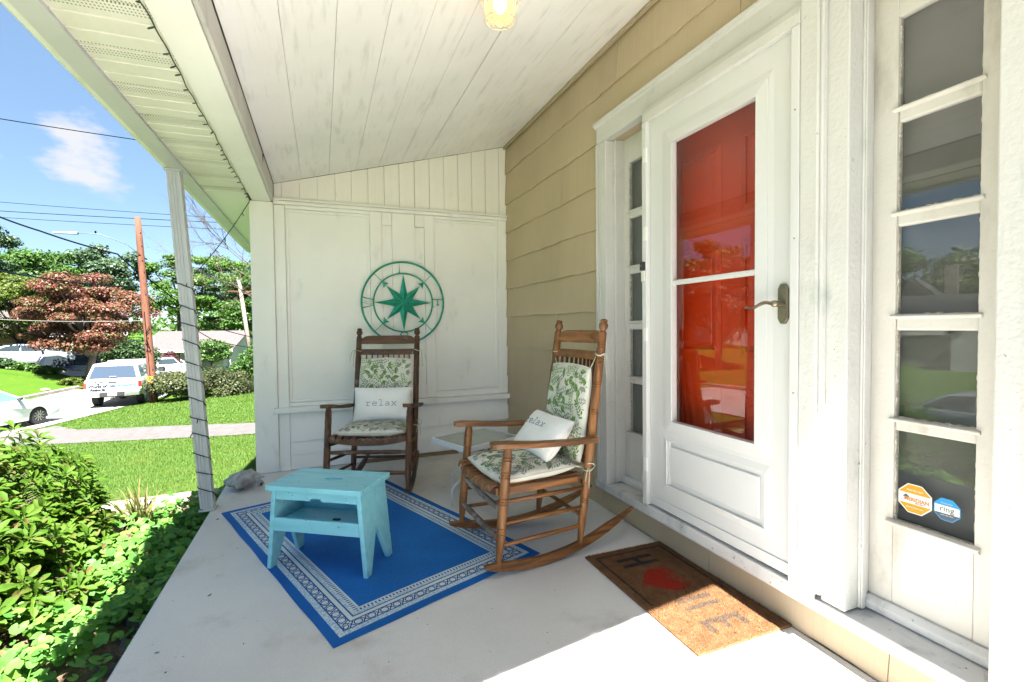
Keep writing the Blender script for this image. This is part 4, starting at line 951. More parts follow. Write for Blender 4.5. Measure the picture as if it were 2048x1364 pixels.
MM = inbox(fx, fy, 1.325, 1.50, 1.565, 1.594) | inbox(fx, fy, 1.325, 1.50, 1.512, 1.540); mi[MM & (rr < .62+.25*(fx > 1.42))] = 3
mm2 = inbox(fx, fy, 1.40, 1.50, 1.54, 1.565) & (np.abs(np.abs(fy-1.5525)*2.2-(fx-1.44)) < .014); mi[mm2 & (rr < .4)] = 3
EE = inbox(fx, fy, 1.322, 1.505, 1.415, 1.442) | inbox(fx, fy, 1.322, 1.35, 1.368, 1.442) | inbox(fx, fy, 1.40, 1.425, 1.375, 1.442) | inbox(fx, fy, 1.477, 1.505, 1.368, 1.442); mi[EE & (rr < .8)] = 3
bd = ((np.abs(fx-1.226) < .0055) | (np.abs(fx-1.598) < .0055)) & (fy > 1.335) & (fy < 2.032) | ((np.abs(fy-2.027) < .0055) | (np.abs(fy-1.338) < .0055)) & (fx > 1.222) & (fx < 1.602)
fade = np.clip((fy-1.45)/.25, .22, 1); mi[bd & (rr < .95*fade)] = np.where(fy[bd & (rr < .95*fade)] > 1.6, 1, 3)
an = rng.uniform(0, 6.28, NF); ln = rng.uniform(.004, .010, NF); wd = rng.uniform(.0006, .0011, NF); ti = rng.uniform(.3, 1.1, NF)
bx = np.stack([fx, fy, np.full(NF, .0085)], 1); dirv = np.stack([np.cos(an)*ti, np.sin(an)*ti, np.ones(NF)], 1); dirv /= np.linalg.norm(dirv, axis=1)[:, None]; sd_ = np.stack([-np.sin(an), np.cos(an), np.zeros(NF)], 1)
V = np.empty((NF, 3, 3)); V[:, 0] = bx-sd_*wd[:, None]; V[:, 1] = bx+sd_*wd[:, None]; V[:, 2] = bx+dirv*ln[:, None]
tag(np_mesh('coir_pile', V.reshape(-1, 3), np.arange(NF*3).reshape(-1, 3), [M_coir, M_coirk, M_coirr, M_coirg], dm, mi=mi), kind='stuff')

# ------------------------------------------------------------------ conch shell
M_shell = mat('weathered_shell', (.42, .42, .43), (.27, .27, .28), .8, scale=14, bump=.7, bscale=35, bdist=.008, speck=((.14, .14, .13), 40, .62))
b = MB(); nu, nv = 30, 26; vs = []
for j in range(nv+1):
    s_ = j/nv; ax = -.125+.25*s_; r = .012+.075*math.sin(math.pi*min(1, s_*1.08))**.8*(.5+.6*s_); r *= 1 if s_ < .93 else .75
    for i in range(nu):
        a = 2*math.pi*i/nu; rr_ = r*(1+.10*math.sin(a*3+s_*16)+.06*math.sin(a*7-s_*9)+.05*math.sin(s_*40)); fl = 1+.55*max(0, math.cos(a-3.6))*math.sin(math.pi*s_)
        vs.append((ax+.02*math.cos(a)*s_, rr_*math.cos(a)*fl, max(.002, .058+.020*s_+rr_*math.sin(a)*.86)))
b.add(vs, [(j*nu+i, j*nu+(i+1) % nu, (j+1)*nu+(i+1) % nu, (j+1)*nu+i) for j in range(nv) for i in range(nu)]+[tuple(range(nu))[::-1], tuple(nv*nu+i for i in range(nu))])
sh = thing('conch_shell', 'weathered grey conch shell on the slab corner beside the white end wall', 'shell', (-.552, 3.945, 0), R(-12), None, local=True)
b.build('shell_body', M_shell, sh, smooth=True)
k_ = MB(); k_.tube([(.135, -.045, .040), (.118, -.020, .05), (.09, .0, .06)], [.024, .020, .012], 12); k_.build('shell_lip', M_shell, sh, smooth=True)
MB().ball((.140, -.052, .040), .008, .008, .012).build('shell_opening', M_dark, sh)

# ------------------------------------------------------------------ stickers on the lowest pane, sensor on the frame
def octo(c, w, h): return [(c[0]+w*a, c[1]+h*b_) for a, b_ in ((.42, 1), (1, .42), (1, -.42), (.42, -1), (-.42, -1), (-1, -.42), (-1, .42), (-.42, 1))]
def sticker(name, label, y, z, w, top, mid, bot, rim):
    s = thing(name, label, 'sticker', (1.7365, y, z)); X = 1.7365
    M = lambda c, n: mat(n, c, None, .35)
    MB().prism(octo((y, z), w*1.0, w), 'x', X-.0005, X).build('sticker_back', rim, s)
    o8 = octo((y, z), w*.93, w*.93)
    def clip(z0, z1, m, nm, d):
        pts = []
        for i in range(8):
            p, q = o8[i], o8[(i+1) % 8]
            for k in range(20):
                f = k/20; yy_, zz_ = p[0]+(q[0]-p[0])*f, p[1]+(q[1]-p[1])*f
                if z0 <= zz_ <= z1: pts.append((yy_, zz_))
            for zc_ in (z0, z1):
                if (p[1]-zc_)*(q[1]-zc_) < 0: f = (zc_-p[1])/(q[1]-p[1]); pts.append((p[0]+(q[0]-p[0])*f, zc_))
        cy_ = sum(p[0] for p in pts)/len(pts); cz_ = sum(p[1] for p in pts)/len(pts); pts.sort(key=lambda p: math.atan2(p[1]-cz_, p[0]-cy_))
        MB().prism(pts, 'x', X-d, X-.0004).build(nm, m, s)
    clip(z+w*.34, z+w, top, 'top_band', .0009); clip(z-w*.36, z+w*.34, mid, 'middle_band', .0008); clip(z-w, z-w*.36, bot, 'bottom_band', .0009)
    return s
Wt = mat('sticker_white', (.62, .61, .58), None, .35); Ye = mat('sticker_yellow', (.56, .25, .008), None, .35); Ye2 = mat('sticker_gold', (.46, .26, .006), None, .35); Bl = mat('sticker_blue', (.015, .24, .50), None, .35); Na = mat('sticker_navy', (.05, .075, .12), None, .35); Gy = mat('sticker_grey', (.09, .10, .11), None, .4); Or = mat('sticker_orange', (.50, .16, .01), None, .4)
s1 = sticker('security_sticker', 'yellow and white octagon sticker on the lowest sidelight pane', .951, .588, .0465, Ye, Wt, Ye2, Wt)
text_part('lettering', 'MERIDIAN', .0165, Or, s1, (1.7352, .946, .585), (0, -1, 0), (0, 0, 1), .0003, .0004, .92)
text_part('small_print', 'SECURITY', .006, Gy, s1, (1.7352, .936, .5755), (0, -1, 0), (0, 0, 1), .0003)
MB().prism([(.984, .592), (.975, .600), (.966, .592), (.966, .590), (.984, .590)], 'x', 1.7350, 1.7356).build('house_emblem', Na, s1)
text_part('small_print', 'PROTECTED', .008, Wt, s1, (1.7352, .951, .614), (0, -1, 0), (0, 0, 1), .0003); text_part('small_print', 'MONITORED 24H', .006, Wt, s1, (1.7352, .951, .560), (0, -1, 0), (0, 0, 1), .0003)
s2 = sticker('camera_sticker', 'smaller blue and white octagon sticker reading ring on the lowest sidelight pane', .866, .584, .0335, Bl, Wt, Na, Bl)
text_part('lettering', 'ring', .024, Gy, s2, (1.7352, .866, .585), (0, -1, 0), (0, 0, 1), .0003)
text_part('small_print', 'Protected by', .0055, Wt, s2, (1.7352, .866, .603), (0, -1, 0), (0, 0, 1), .0003); text_part('small_print', 'audio and video', .005, Wt, s2, (1.7352, .866, .567), (0, -1, 0), (0, 0, 1), .0003)
sn = thing('door_sensor', 'small black lock box with a white tag on the left door casing', 'sensor', (1.56, 2.11, 1.45))
MB().box(1.548, 1.5655, 2.092, 2.118, 1.432, 1.476).build('sensor_body', mat('black_plastic', (.015, .015, .016), None, .4), sn, bev=.003)
MB().box(1.556, 1.5655, 2.092, 2.116, 1.375, 1.430).build('sensor_tag', Wt, sn, bev=.002)
MB().box(1.5472, 1.5478, 2.096, 2.114, 1.452, 1.460).build('sensor_label', Gy, sn)
# ------------------------------------------------------------------ bits blown onto the slab
r_ = np.random.default_rng(66); n = 150; q = r_.random(n)
dx_ = np.where(q < .45, r_.uniform(.3, 1.6, n), np.where(q < .75, r_.uniform(-.66, -.35, n), r_.uniform(-.6, 1.55, n))); dy_ = np.where(q < .45, r_.uniform(3.6, 4.24, n), r_.uniform(1.3, 4.2, n))
M_grit = mat('leaf_grit', (.11, .075, .045), (.05, .038, .028), .95, scale=60)
b = MB()
for x, y in zip(dx_, dy_):
    if (abs((x-.2)*math.cos(.365)+(y-2.827)*math.sin(.365)) < .55 and abs(-(x-.2)*math.sin(.365)+(y-2.827)*math.cos(.365)) < .9) or (x > 1.15 and 1.25 < y < 2.1): continue
    a = r_.uniform(0, 6.28); l = r_.uniform(.0015, .006)*(1 if r_.random() < .85 else 1.8); w = l*r_.uniform(.25, .6); c_, s_ = math.cos(a), math.sin(a)
    P = lambda u, v, z: (x+u*c_-v*s_, y+u*s_+v*c_, z)
    b.add([P(-l, 0, .0008), P(0, -w, .0012), P(l, 0, .001+l*.3), P(0, w, .0012+w*.5)], [(0, 1, 2), (0, 2, 3)])
tag(b.build('floor_litter', M_grit, None, fix=False, loc=(.6, 3, 0)), 'small dry leaf bits scattered on the porch floor', 'litter', None, 'stuff')
# ------------------------------------------------------------------ terrain
ST = np.array([(-14.5, -80), (-15, -20), (-15, 0), (-14.5, 10), (-13.3, 18), (-11.9, 24), (-10.7, 29), (-10.2, 34), (-9.3, 39), (-6.5, 43), (0, 45.5), (15, 46), (80, 46)], float)
def street_d(x, y):
    x = np.asarray(x, float); y = np.asarray(y, float); best = np.full(x.shape, 1e9); sg = np.zeros(x.shape)
    for a, b in zip(ST[:-1], ST[1:]):
        d = b-a; t = np.clip(((x-a[0])*d[0]+(y-a[1])*d[1])/(d@d), 0, 1); dx = x-a[0]-t*d[0]; dy = y-a[1]-t*d[1]; r = np.hypot(dx, dy)
        s = np.sign(d[0]*dy-d[1]*dx); m = r < best; best = np.where(m, r, best); sg = np.where(m, s, sg)
    return best, sg
def dip(x, y): return .75*np.clip((y-40)/8, 0, 1)*np.clip((x+13.5)/3, 0, 1)
def terrain(x, y):
    x = np.asarray(x, float); y = np.asarray(y, float); r, s = street_d(x, y); ds = np.maximum(0, r-3.1)
    dh = np.hypot(np.maximum(0, np.maximum(-1.0-x, x-12)), np.maximum(0, np.maximum(-12-y, y-4.6))); t = dh/(dh+ds+1e-6)
    near = -.28-1.95*t; k = np.clip((-x-10)/4, 0, 1)*np.clip((y-24)/9, .3, 1)
    far = -2.12+k*(.17*np.minimum(ds, 9)+.02*np.clip(ds-9, 0, 60))
    z = np.where(s > 0, far, near); return np.where(r < 3.1, -2.26, z)-dip(x, y)
tz = lambda x, y: float(terrain(x, y))
def lawn_mat():
    t = NT('mown_grass'); v = t.vec(); a = t.noise(v, .7, 6, .6); f = t.noise(t.vec((1, 1, .3)), 26, 6, .75)
    c = t.mix(t.step(a, .3, .7), (.062, .128, .010), (.05, .11, .009)); c = t.mix(t.step(f, .35, .72), (.04, .09, .007), c)
    dry = t.noise(t.vec(loc=(5, 3, 0)), 1.8, 7, .7); c = t.mix(t.M('MULTIPLY', t.step(dry, .56, .72), .35), c, (.17, .17, .045))
    return t.done(t.bsdf(c, .9, t.bump(t.noise(v, 45, 6, .7), .9, .05), spec=.1))
M_lawn = lawn_mat()
gxs = np.unique(np.r_[np.arange(-160, -30, 5), np.arange(-30, -14, 1), np.arange(-14, 4, .35), np.arange(4, 30, 3), np.arange(30, 120, 8)])
gys = np.unique(np.r_[np.arange(-90, -6, 5), np.arange(-6, 4, .7), np.arange(4, 30, .35), np.arange(30, 56, 1), np.arange(56, 240, 6)])
GX, GY = np.meshgrid(gxs, gys); GZ = terrain(GX, GY)
inside = (GX > -.6) & (GY > -12) & (GY < 4.4); GZ = np.where(inside, -.5, GZ)
GZ = np.where((GX > -2.6) & (GX < -.5) & (GY > -3) & (GY < 4.3), GZ-.12, GZ)
nxg, nyg = len(gxs), len(gys); idx = np.arange(nxg*nyg).reshape(nyg, nxg)
Fg = np.stack([idx[:-1, :-1], idx[:-1, 1:], idx[1:, 1:], idx[1:, :-1]], -1).reshape(-1, 4)
tag(np_mesh('lawn', np.stack([GX, GY, GZ], -1).reshape(-1, 3), Fg, M_lawn, smooth=True), 'sloping mown lawn falling to the street', None, None, 'structure')
def ribbon(name, pts, hw, m, dz, fn=None, kind='structure', label=None, step=.6):
    pts = np.array(pts, float); P = []
    for a, b in zip(pts[:-1], pts[1:]):
        n = max(1, int(np.hypot(*(b-a))/step)); P += [a+(b-a)*i/n for i in range(n)]
    P.append(pts[-1]); P = np.array(P); T = np.gradient(P, axis=0); T /= np.linalg.norm(T, axis=1)[:, None]; N_ = np.stack([T[:, 1], -T[:, 0]], 1)
    hw_ = np.array([hw(i/(len(P)-1)) if callable(hw) else hw for i in range(len(P))]); rows = []
    for k in np.linspace(-1, 1, 7): q = P+N_*(hw_*k)[:, None]; z = fn(q) if fn else terrain(q[:, 0], q[:, 1])+dz; rows.append(np.c_[q, z])
    V = np.stack(rows, 1).reshape(-1, 3); n = len(P); id_ = np.arange(n*7).reshape(n, 7); F = np.stack([id_[:-1, :-1], id_[:-1, 1:], id_[1:, 1:], id_[1:, :-1]], -1).reshape(-1, 4)
    return tag(np_mesh(name, V, F, m, smooth=True), label, None, None, kind)
M_street = mat('pale_concrete_road', (.30, .29, .28), (.25, .245, .235), .9, scale=.7, bump=.3, bscale=60, speck=((.22, .21, .2), 3, .68))
M_kerb = mat('kerb_concrete', (.36, .33, .28), (.26, .23, .19), .9, scale=3, bump=.5)
M_path = mat('walk_asphalt', (.085, .077, .077), (.062, .057, .056), .95, scale=5, bump=.7, bscale=120, speck=((.19, .17, .15), 50, .62))
ribbon('street', ST, 3.12, M_street, 0, lambda q: -2.2-dip(q[:, 0], q[:, 1]), label='pale concrete street curving past the lawn')
# kerb along the far side
T_ = np.gradient(ST, axis=0); T_ /= np.linalg.norm(T_, axis=1)[:, None]; L_ = np.stack([-T_[:, 1], T_[:, 0]], 1); far = ST+L_*3.17
b = MB()
for i in range(1, len(far)-2):
    a, c = far[i], far[i+1]; b.bar((a[0], a[1], -2.12-float(dip(*a))), (c[0], c[1], -2.12-float(dip(*c))), .16, .2)
tag(b.build('kerb', M_kerb, None, bev=.02), 'low concrete kerb on the far side of the street', None, None, 'structure')
ribbon('walkway', [(-9.5, 21.0), (-7.9, 18.4), (-6.3, 16.9), (-4.3, 15.1), (-1.6, 12.75), (.8, 11.3), (6, 9.5)], lambda u: .98-.18*u, M_path, .022, label='worn asphalt walkway crossing the lawn')
M_drive = mat('driveway_concrete', (.28, .27, .255), (.23, .22, .205), .9, scale=1.5)
ribbon('driveway', [(-13.3, 40.5), (-17, 43.2), (-20, 45.2)], 2.4, M_drive, .05, label='pale driveway across the street')
# planting bed beside the slab
bx_, by_ = np.meshgrid(np.linspace(-2.9, -.687, 38), np.linspace(-2.5, 4.27, 90)); r_ = np.random.default_rng(5)
bz = -.205-.07*np.clip((-.69-bx_)/1.5, 0, 1)+.02*np.sin(bx_*9)*np.sin(by_*7)+r_.normal(0, .008, bx_.shape); bz = np.where(bx_ < -2.7, bz-.25, bz)
id_ = np.arange(bx_.size).reshape(bx_.shape); F = np.stack([id_[:-1, :-1], id_[:-1, 1:], id_[1:, 1:], id_[1:, :-1]], -1).reshape(-1, 4)
tag(np_mesh('garden_soil', np.stack([bx_, by_, bz], -1).reshape(-1, 3), F, M_soil, smooth=True), 'dark planting bed along the porch slab', None, None, 'structure')

# ------------------------------------------------------------------ leaves
def leaf_shape(L=1., W=.185, fold=.07, droop=.16):
    return np.array([(0, 0, 0), (-W*.62, .38*L, fold*.6), (0, .38*L, -fold*.15), (W*.62, .38*L, fold*.6), (-W, .68*L, fold-droop*.35), (0, .68*L, -droop*.35), (W, .68*L, fold-droop*.35), (-W*.55, .9*L, fold*.4-droop*.8), (W*.55, .9*L, fold*.4-droop*.8), (0, L, -droop)])
LEAF_F = np.array([(0, 2, 1), (0, 3, 2), (1, 2, 5), (1, 5, 4), (2, 3, 6), (2, 6, 5), (4, 5, 7), (5, 9, 7), (5, 6, 8), (5, 8, 9)])
def place_leaves(pos, yv, nv, size, shape=None, F=LEAF_F):
    S = leaf_shape() if shape is None else shape
    yv = yv/np.linalg.norm(yv, axis=1)[:, None]; xv = np.cross(yv, nv); xv /= np.linalg.norm(xv, axis=1)[:, None]+1e-9; zv = np.cross(xv, yv)
    B = np.stack([xv, yv, zv], 2); V = pos[:, None, :]+np.einsum('nij,kj->nki', B, S)*size[:, None, None]
    n = len(pos); return V.reshape(-1, 3), (F[None]+(np.arange(n)*len(S))[:, None, None]).reshape(-1, F.shape[1]), B
QS = np.array([(0, 0, 0), (.42, .45, .06), (0, 1, -.05), (-.42, .45, .06)]); QF = np.array([(0, 1, 2, 3)])
def cloud(centres, radii, n_each, size, r, upbias=.55, jit=.35):
    P, Yv, Nv, S = [], [], [], []
    for c, rad in zip(centres, radii):
        n = n_each; d = r.normal(size=(n, 3)); d /= np.linalg.norm(d, axis=1)[:, None]; q = r.random(n)**.45
        p = np.array(c)+d*np.array(rad)*q[:, None]; nv = d*.7+r.normal(0, .5, (n, 3))+np.array([0, 0, upbias]); nv /= np.linalg.norm(nv, axis=1)[:, None]
        yv = np.cross(nv, r.normal(size=(n, 3))); P.append(p); Yv.append(yv); Nv.append(nv); S.append(size*r.uniform(1-jit, 1+jit, n))
    return place_leaves(np.concatenate(P), np.concatenate(Yv), np.concatenate(Nv), np.concatenate(S), QS, QF)[:2]
M_bark = mat('grey_bark', (.09, .068, .052), (.05, .037, .028), .95, scale=9, stretch=(1, 1, .25), bump=.8, bscale=20, bdist=.02)
M_barkpale = mat('pale_bark', (.17, .14, .115), (.11, .088, .07), .95, scale=9, stretch=(1, 1, .25), bump=.8, bscale=20, bdist=.02)
def tree(name, label, x, y, crown, cz, nclump, n_each, size, m, trunk_r, trunk_h, seed, flat=.5, cl=.34, z=None, bark=None, group=None, cat='tree', limbs=9, gap=.0):
    r = np.random.default_rng(seed); z = tz(x, y) if z is None else z; t = thing(name, label, cat, (x, y, z), 0, group); rx, ry, rz_ = crown
    cs, rs = [], []
    for i in range(nclump):
        d = r.normal(size=3); d /= np.linalg.norm(d); d[2] = d[2]*.9+.12; q = .35+.62*r.random()**.6
        cs.append((x+d[0]*rx*q, y+d[1]*ry*q, z+cz+d[2]*rz_*q)); k = cl*r.uniform(.7, 1.25); rs.append((rx*k, ry*k, rz_*k*flat))
    V, F = cloud(cs, rs, n_each, size, r); np_mesh('crown', V, F, m, t)
    b = MB(); top = Vector((x+r.uniform(-.1, .1)*rx, y, z+trunk_h)); b.tube([(x, y, z-.2), (x+.02, y, z+trunk_h*.3), tuple(top)], [trunk_r*1.35, trunk_r, trunk_r*.8], 9)
    for i in range(min(limbs, nclump)):
        c = Vector(cs[i]); mid = top.lerp(c, .5)+Vector((0, 0, .12*(c-top).length*.5)); b.tube([top-Vector((0, 0, trunk_h*.12*r.random())), mid, c], [trunk_r*.55, trunk_r*.32, trunk_r*.1], 6)
    b.build('trunk', bark or M_bark, t, smooth=True); return t
LM_maple = leaf_mat('maple_leaves', [(.15, .042, .038), (.13, .055, .032), (.11, .075, .03), (.08, .085, .026), (.24, .060, .066), (.12, .055, .032), (.19, .048, .048)], .32, patch=((.08, .10, .026), .8, .6))
LM_lime = leaf_mat('lime_leaves', [(0.046, 0.079, 0.008), (0.074, 0.112, 0.012), (0.088, 0.121, 0.014), (0.038, 0.065, 0.007)], .4)
LM_green = leaf_mat('green_leaves', [(0.030, 0.073, 0.014), (0.048, 0.113, 0.017), (0.065, 0.143, 0.019), (0.026, 0.060, 0.013)], .35)
LM_bright = leaf_mat('bright_leaves', [(0.044, 0.109, 0.015), (0.066, 0.147, 0.019), (0.081, 0.168, 0.021), (0.034, 0.081, 0.012)], .4)
LM_dark = leaf_mat('dark_leaves', [(0.020, 0.050, 0.015), (0.035, 0.075, 0.020), (0.028, 0.059, 0.022)], .25)
LM_olive = leaf_mat('olive_leaves', [(0.044, 0.063, 0.017), (0.068, 0.087, 0.029), (0.092, 0.106, 0.044), (0.034, 0.048, 0.015), (0.106, 0.116, 0.063)], .3)
LM_blue = leaf_mat('bluegreen_leaves', [(0.041, 0.077, 0.041), (0.054, 0.099, 0.050), (0.073, 0.117, 0.054)], .3)
LM_purple = leaf_mat('purple_leaves', [(.06, .022, .03), (.09, .03, .035), (.05, .02, .02)], .25)
tree('maple_tree', 'wide red and bronze maple with pale trunk across the street', -13.45, 37.4, (3.1, 2.7, 3.25), 3.9, 70, 640, .135, LM_maple, .20, 1.7, 3, .36, .30, bark=M_barkpale, limbs=18)
tree('maple_tree', 'layered yellow-green maple over the grey sedan across the street', -18.3, 41.6, (3.2, 2.6, 2.4), 3.7, 44, 600, .13, LM_lime, .19, 1.35, 4, .36, .32, limbs=12)
tree('broadleaf_tree', 'tall round-topped green tree rising behind the red maple', -31.5, 80, (6.6, 5, 4.2), 8.4, 30, 627, 0.34, LM_green, .4, 5, 5, .6, .36)
tree('conifer_tree', 'dark ragged conifer at the far left edge of the view', -29.8, 60, (2.5, 2.5, 6.5), 8, 26, 285, 0.29, LM_dark, .25, 8, 6, .22, .45)
tree('broadleaf_tree', 'dark green tree behind the yellow-green maple at the far left', -33.5, 70, (4.6, 4, 3.4), 5.6, 22, 570, 0.34, LM_dark, .4, 4, 16, .6, .4)
tree('broadleaf_tree', 'bluish open-crowned tree just left of the leaning utility pole', -22.2, 70, (3.2, 4, 4.6), 7.2, 26, 399, 0.29, LM_blue, .3, 6, 7, .5, .34)
tree('broadleaf_tree', 'low bluish tree between the red maple and the utility pole', -26, 72, (3.8, 4, 3.0), 5.0, 20, 437, 0.29, LM_blue, .3, 4, 17, .5, .36)
tree('broadleaf_tree', 'bright layered tree behind the brown-roofed house, left of the porch post', -16.6, 72, (4.6, 4, 5.2), 6.3, 30, 437, 0.24, LM_bright, .3, 4, 8, .30, .34)
tree('broadleaf_tree', 'tallest bright layered tree behind the brown-roofed house, right of the porch post', -11.2, 70, (5.6, 4, 5.8), 7.4, 44, 494, 0.24, LM_bright, .35, 5, 9, .28, .32)
tree('broadleaf_tree', 'darker green tree beside the pale second utility pole', -6.8, 66, (4.4, 4, 6.0), 6.6, 34, 494, 0.26, LM_green, .35, 5, 10, .35, .34)
tree('clipped_tree', 'small round-topped clipped green tree in front of the brown-roofed house', -8.9, 48.6, (1.5, 1.3, .85), 2.05, 22, 260, .16, LM_green, .09, 1.3, 12, .8, .5, limbs=6)
def bush(label, x, y, rad, m, nclump, n_each, size, seed, z=None, cat='bush', name='bush', group=None, flat=.7, cl=.4):
    r = np.random.default_rng(seed); z = tz(x, y) if z is None else z; t = thing(name, label, cat, (x, y, z), 0, group); cs, rs = [], []
    for i in range(nclump):
        a = r.uniform(0, 6.28); q = r.random()**.5*.8; h = math.sqrt(1-q*q)*r.uniform(.25, .85); cs.append((x+rad[0]*q*math.cos(a), y+rad[1]*q*math.sin(a), z+rad[2]*h)); k = cl*r.uniform(.7, 1.2); rs.append((rad[0]*k, rad[1]*k, rad[2]*k*flat))
    V, F = cloud(cs, rs, n_each, size, r); np_mesh('foliage', V, F, m, t); b = MB()
    for i in range(min(8, nclump)): b.tube([(x+r.uniform(-.1, .1)*rad[0], y, z-.05), cs[i]], [.03*rad[2], .008*rad[2]], 5)
    b.build('stem', M_bark, t); return t
bush('big loose grey-green shrub mass beside the street behind the porch post', -5.2, 26.3, (2.35, 1.5, 1.5), LM_olive, 60, 420, .085, 31, flat=.7, cl=.3)
bush('dark green upright bush at the right end of the grey-green shrubs', -3.3, 27.6, (.95, .9, 2.5), LM_green, 26, 380, .11, 32)
bush('small purple-leaved shrub in front of the brown-roofed house', -11.7, 48.2, (.95, .8, 1.7), LM_purple, 14, 220, .15, 33)
bush('low bright green shrub beside the purple shrub', -10.6, 47.6, (1.3, .8, 1.0), LM_bright, 12, 220, .15, 34)
for i, (px, py, rx, h, m_, lb) in enumerate([(-13.75, 35.9, .7, .5, LM_lime, 'yellow-green daylily clump at the foot of the red maple'), (-12.9, 35.2, .6, .42, LM_lime, 'small yellow-green daylily clump nearest the kerb'), (-16.1, 39.0, .8, .5, LM_green, 'green hosta clump below the red maple'),
        (-17.2, 39.3, .9, .6, LM_green, 'dark hosta clump in front of the grey sedan'), (-18.6, 39.6, 1.0, .6, LM_dark, 'dark hosta clump at the left end of the row')]):
    bush(lb, px, py, (rx, .5, h), m_, 10, 140, .13, 40+i, cat='plant', name='hosta_plant', group='plants in the bed across the street')
bush('dark green filler bush standing in for red maple foliage, left of the utility pole behind the pickup truck', -13.2, 43.6, (2.1, 1.2, 2.6), LM_dark, 30, 320, .14, 35)  # filler bush added over the lawn gap, in place of dark maple foliage
# a half-dead tree whose bare branches reach in from the right
bt = thing('bare_tree', 'half-dead tree with thin bare branches reaching over the brown-roofed house', 'tree', (-1.6, 22.5, tz(-1.6, 22.5))); r_ = np.random.default_rng(77)
b = MB(); b.tube([(-1.6, 22.5, -2), (-1.75, 22.5, 1), (-2.1, 22.4, 3.0)], [.16, .13, .09], 8); b.build('trunk', M_bark, bt, smooth=True); b = MB()
def twig(p, d, L, rad, lev):
    pts = [p]; q = Vector(p); d = Vector(d)
    for i in range(4): d = (d+Vector(r_.normal(0, .10, 3))+Vector((0, 0, .02))).normalized(); q = q+d*L/4; pts.append(q.copy())
    b.tube(pts, [rad, rad*.85, rad*.7, rad*.5, rad*.25], 5)
    if lev > 0:
        for k in range(5):
            i = 1+int(r_.integers(0, 4)); dd = (d+Vector(r_.normal(0, .42, 3))).normalized(); twig(pts[i], dd, L*r_.uniform(.35, .62), rad*.5, lev-1)
for z0, dz, L in ((2.2, .62, 3.2), (2.6, .75, 3.4), (2.9, .95, 3.0), (2.0, .45, 2.6), (3.0, 1.3, 2.6)): twig(Vector((-1.75-.12*(z0-1), 22.45, z0)), (-.9, r_.uniform(-.2, .2), dz), L, .024, 3)
b.build('branches', M_bark, bt)
V, F = cloud([(-2.3, 22.4, 3.2), (-2.5, 22.3, 4.0), (-2.15, 22.5, 2.4), (-2.35, 22.4, 4.9)], [(.35, .4, .5)]*4, 60, .12, r_); np_mesh('foliage', V, F, LM_green, bt)

# ------------------------------------------------------------------ grass on the near lawn (uncountable)
LM_grass = leaf_mat('grass_blades', [(0.040, 0.103, 0.005), (0.059, 0.137, 0.009), (0.075, 0.155, 0.014), (0.094, 0.155, 0.024), (0.033, 0.089, 0.005)], .35, .6, patch=((.15, .17, .03), 1.1, .22))
def grass(n, seed):
    r = np.random.default_rng(seed); d = 4.6*(28/4.6)**r.random(n)
    a = r.uniform(-.52, -.055, n); x = d*a; y = d
    rs, s = street_d(x, y); ok = (rs > 3.15) & (s <= 0) & ~((y < 4.62) & (x > -2.3))
    wk = np.array([(-9.5, 21.0), (-7.9, 18.4), (-6.3, 16.9), (-4.3, 15.1), (-1.6, 12.75), (.8, 11.3)]); dm_ = np.full(n, 9.)
    for p, q in zip(wk[:-1], wk[1:]): e = q-p; t = np.clip(((x-p[0])*e[0]+(y-p[1])*e[1])/(e@e), 0, 1); dm_ = np.minimum(dm_, np.hypot(x-p[0]-t*e[0], y-p[1]-t*e[1]))
    ok &= dm_ > .86+.12*np.sin(x*5)*np.sin(y*3)+.05*r.normal(size=n); x, y, d = x[ok], y[ok], d[ok]; n = len(x); z = terrain(x, y)-.005
    an = r.uniform(0, 6.28, n); h = r.uniform(.018, .040, n)*(1+d*.02); w = .0017*np.maximum(1, d/4.6)*r.uniform(.8, 1.4, n); ln = r.uniform(.2, .9, n)*h
    b0 = np.stack([x, y, z], 1); sx = np.stack([-np.sin(an), np.cos(an), np.zeros(n)], 1)*w[:, None]; tip = b0+np.stack([np.cos(an)*ln, np.sin(an)*ln, h], 1)
    V = np.stack([b0-sx, b0+sx, tip], 1).reshape(-1, 3); return V, np.arange(3*n).reshape(-1, 3)
V, F = grass(520000, 8); tag(np_mesh('grass', V, F, LM_grass), 'short bright green grass of the front lawn', 'grass', None, 'stuff')

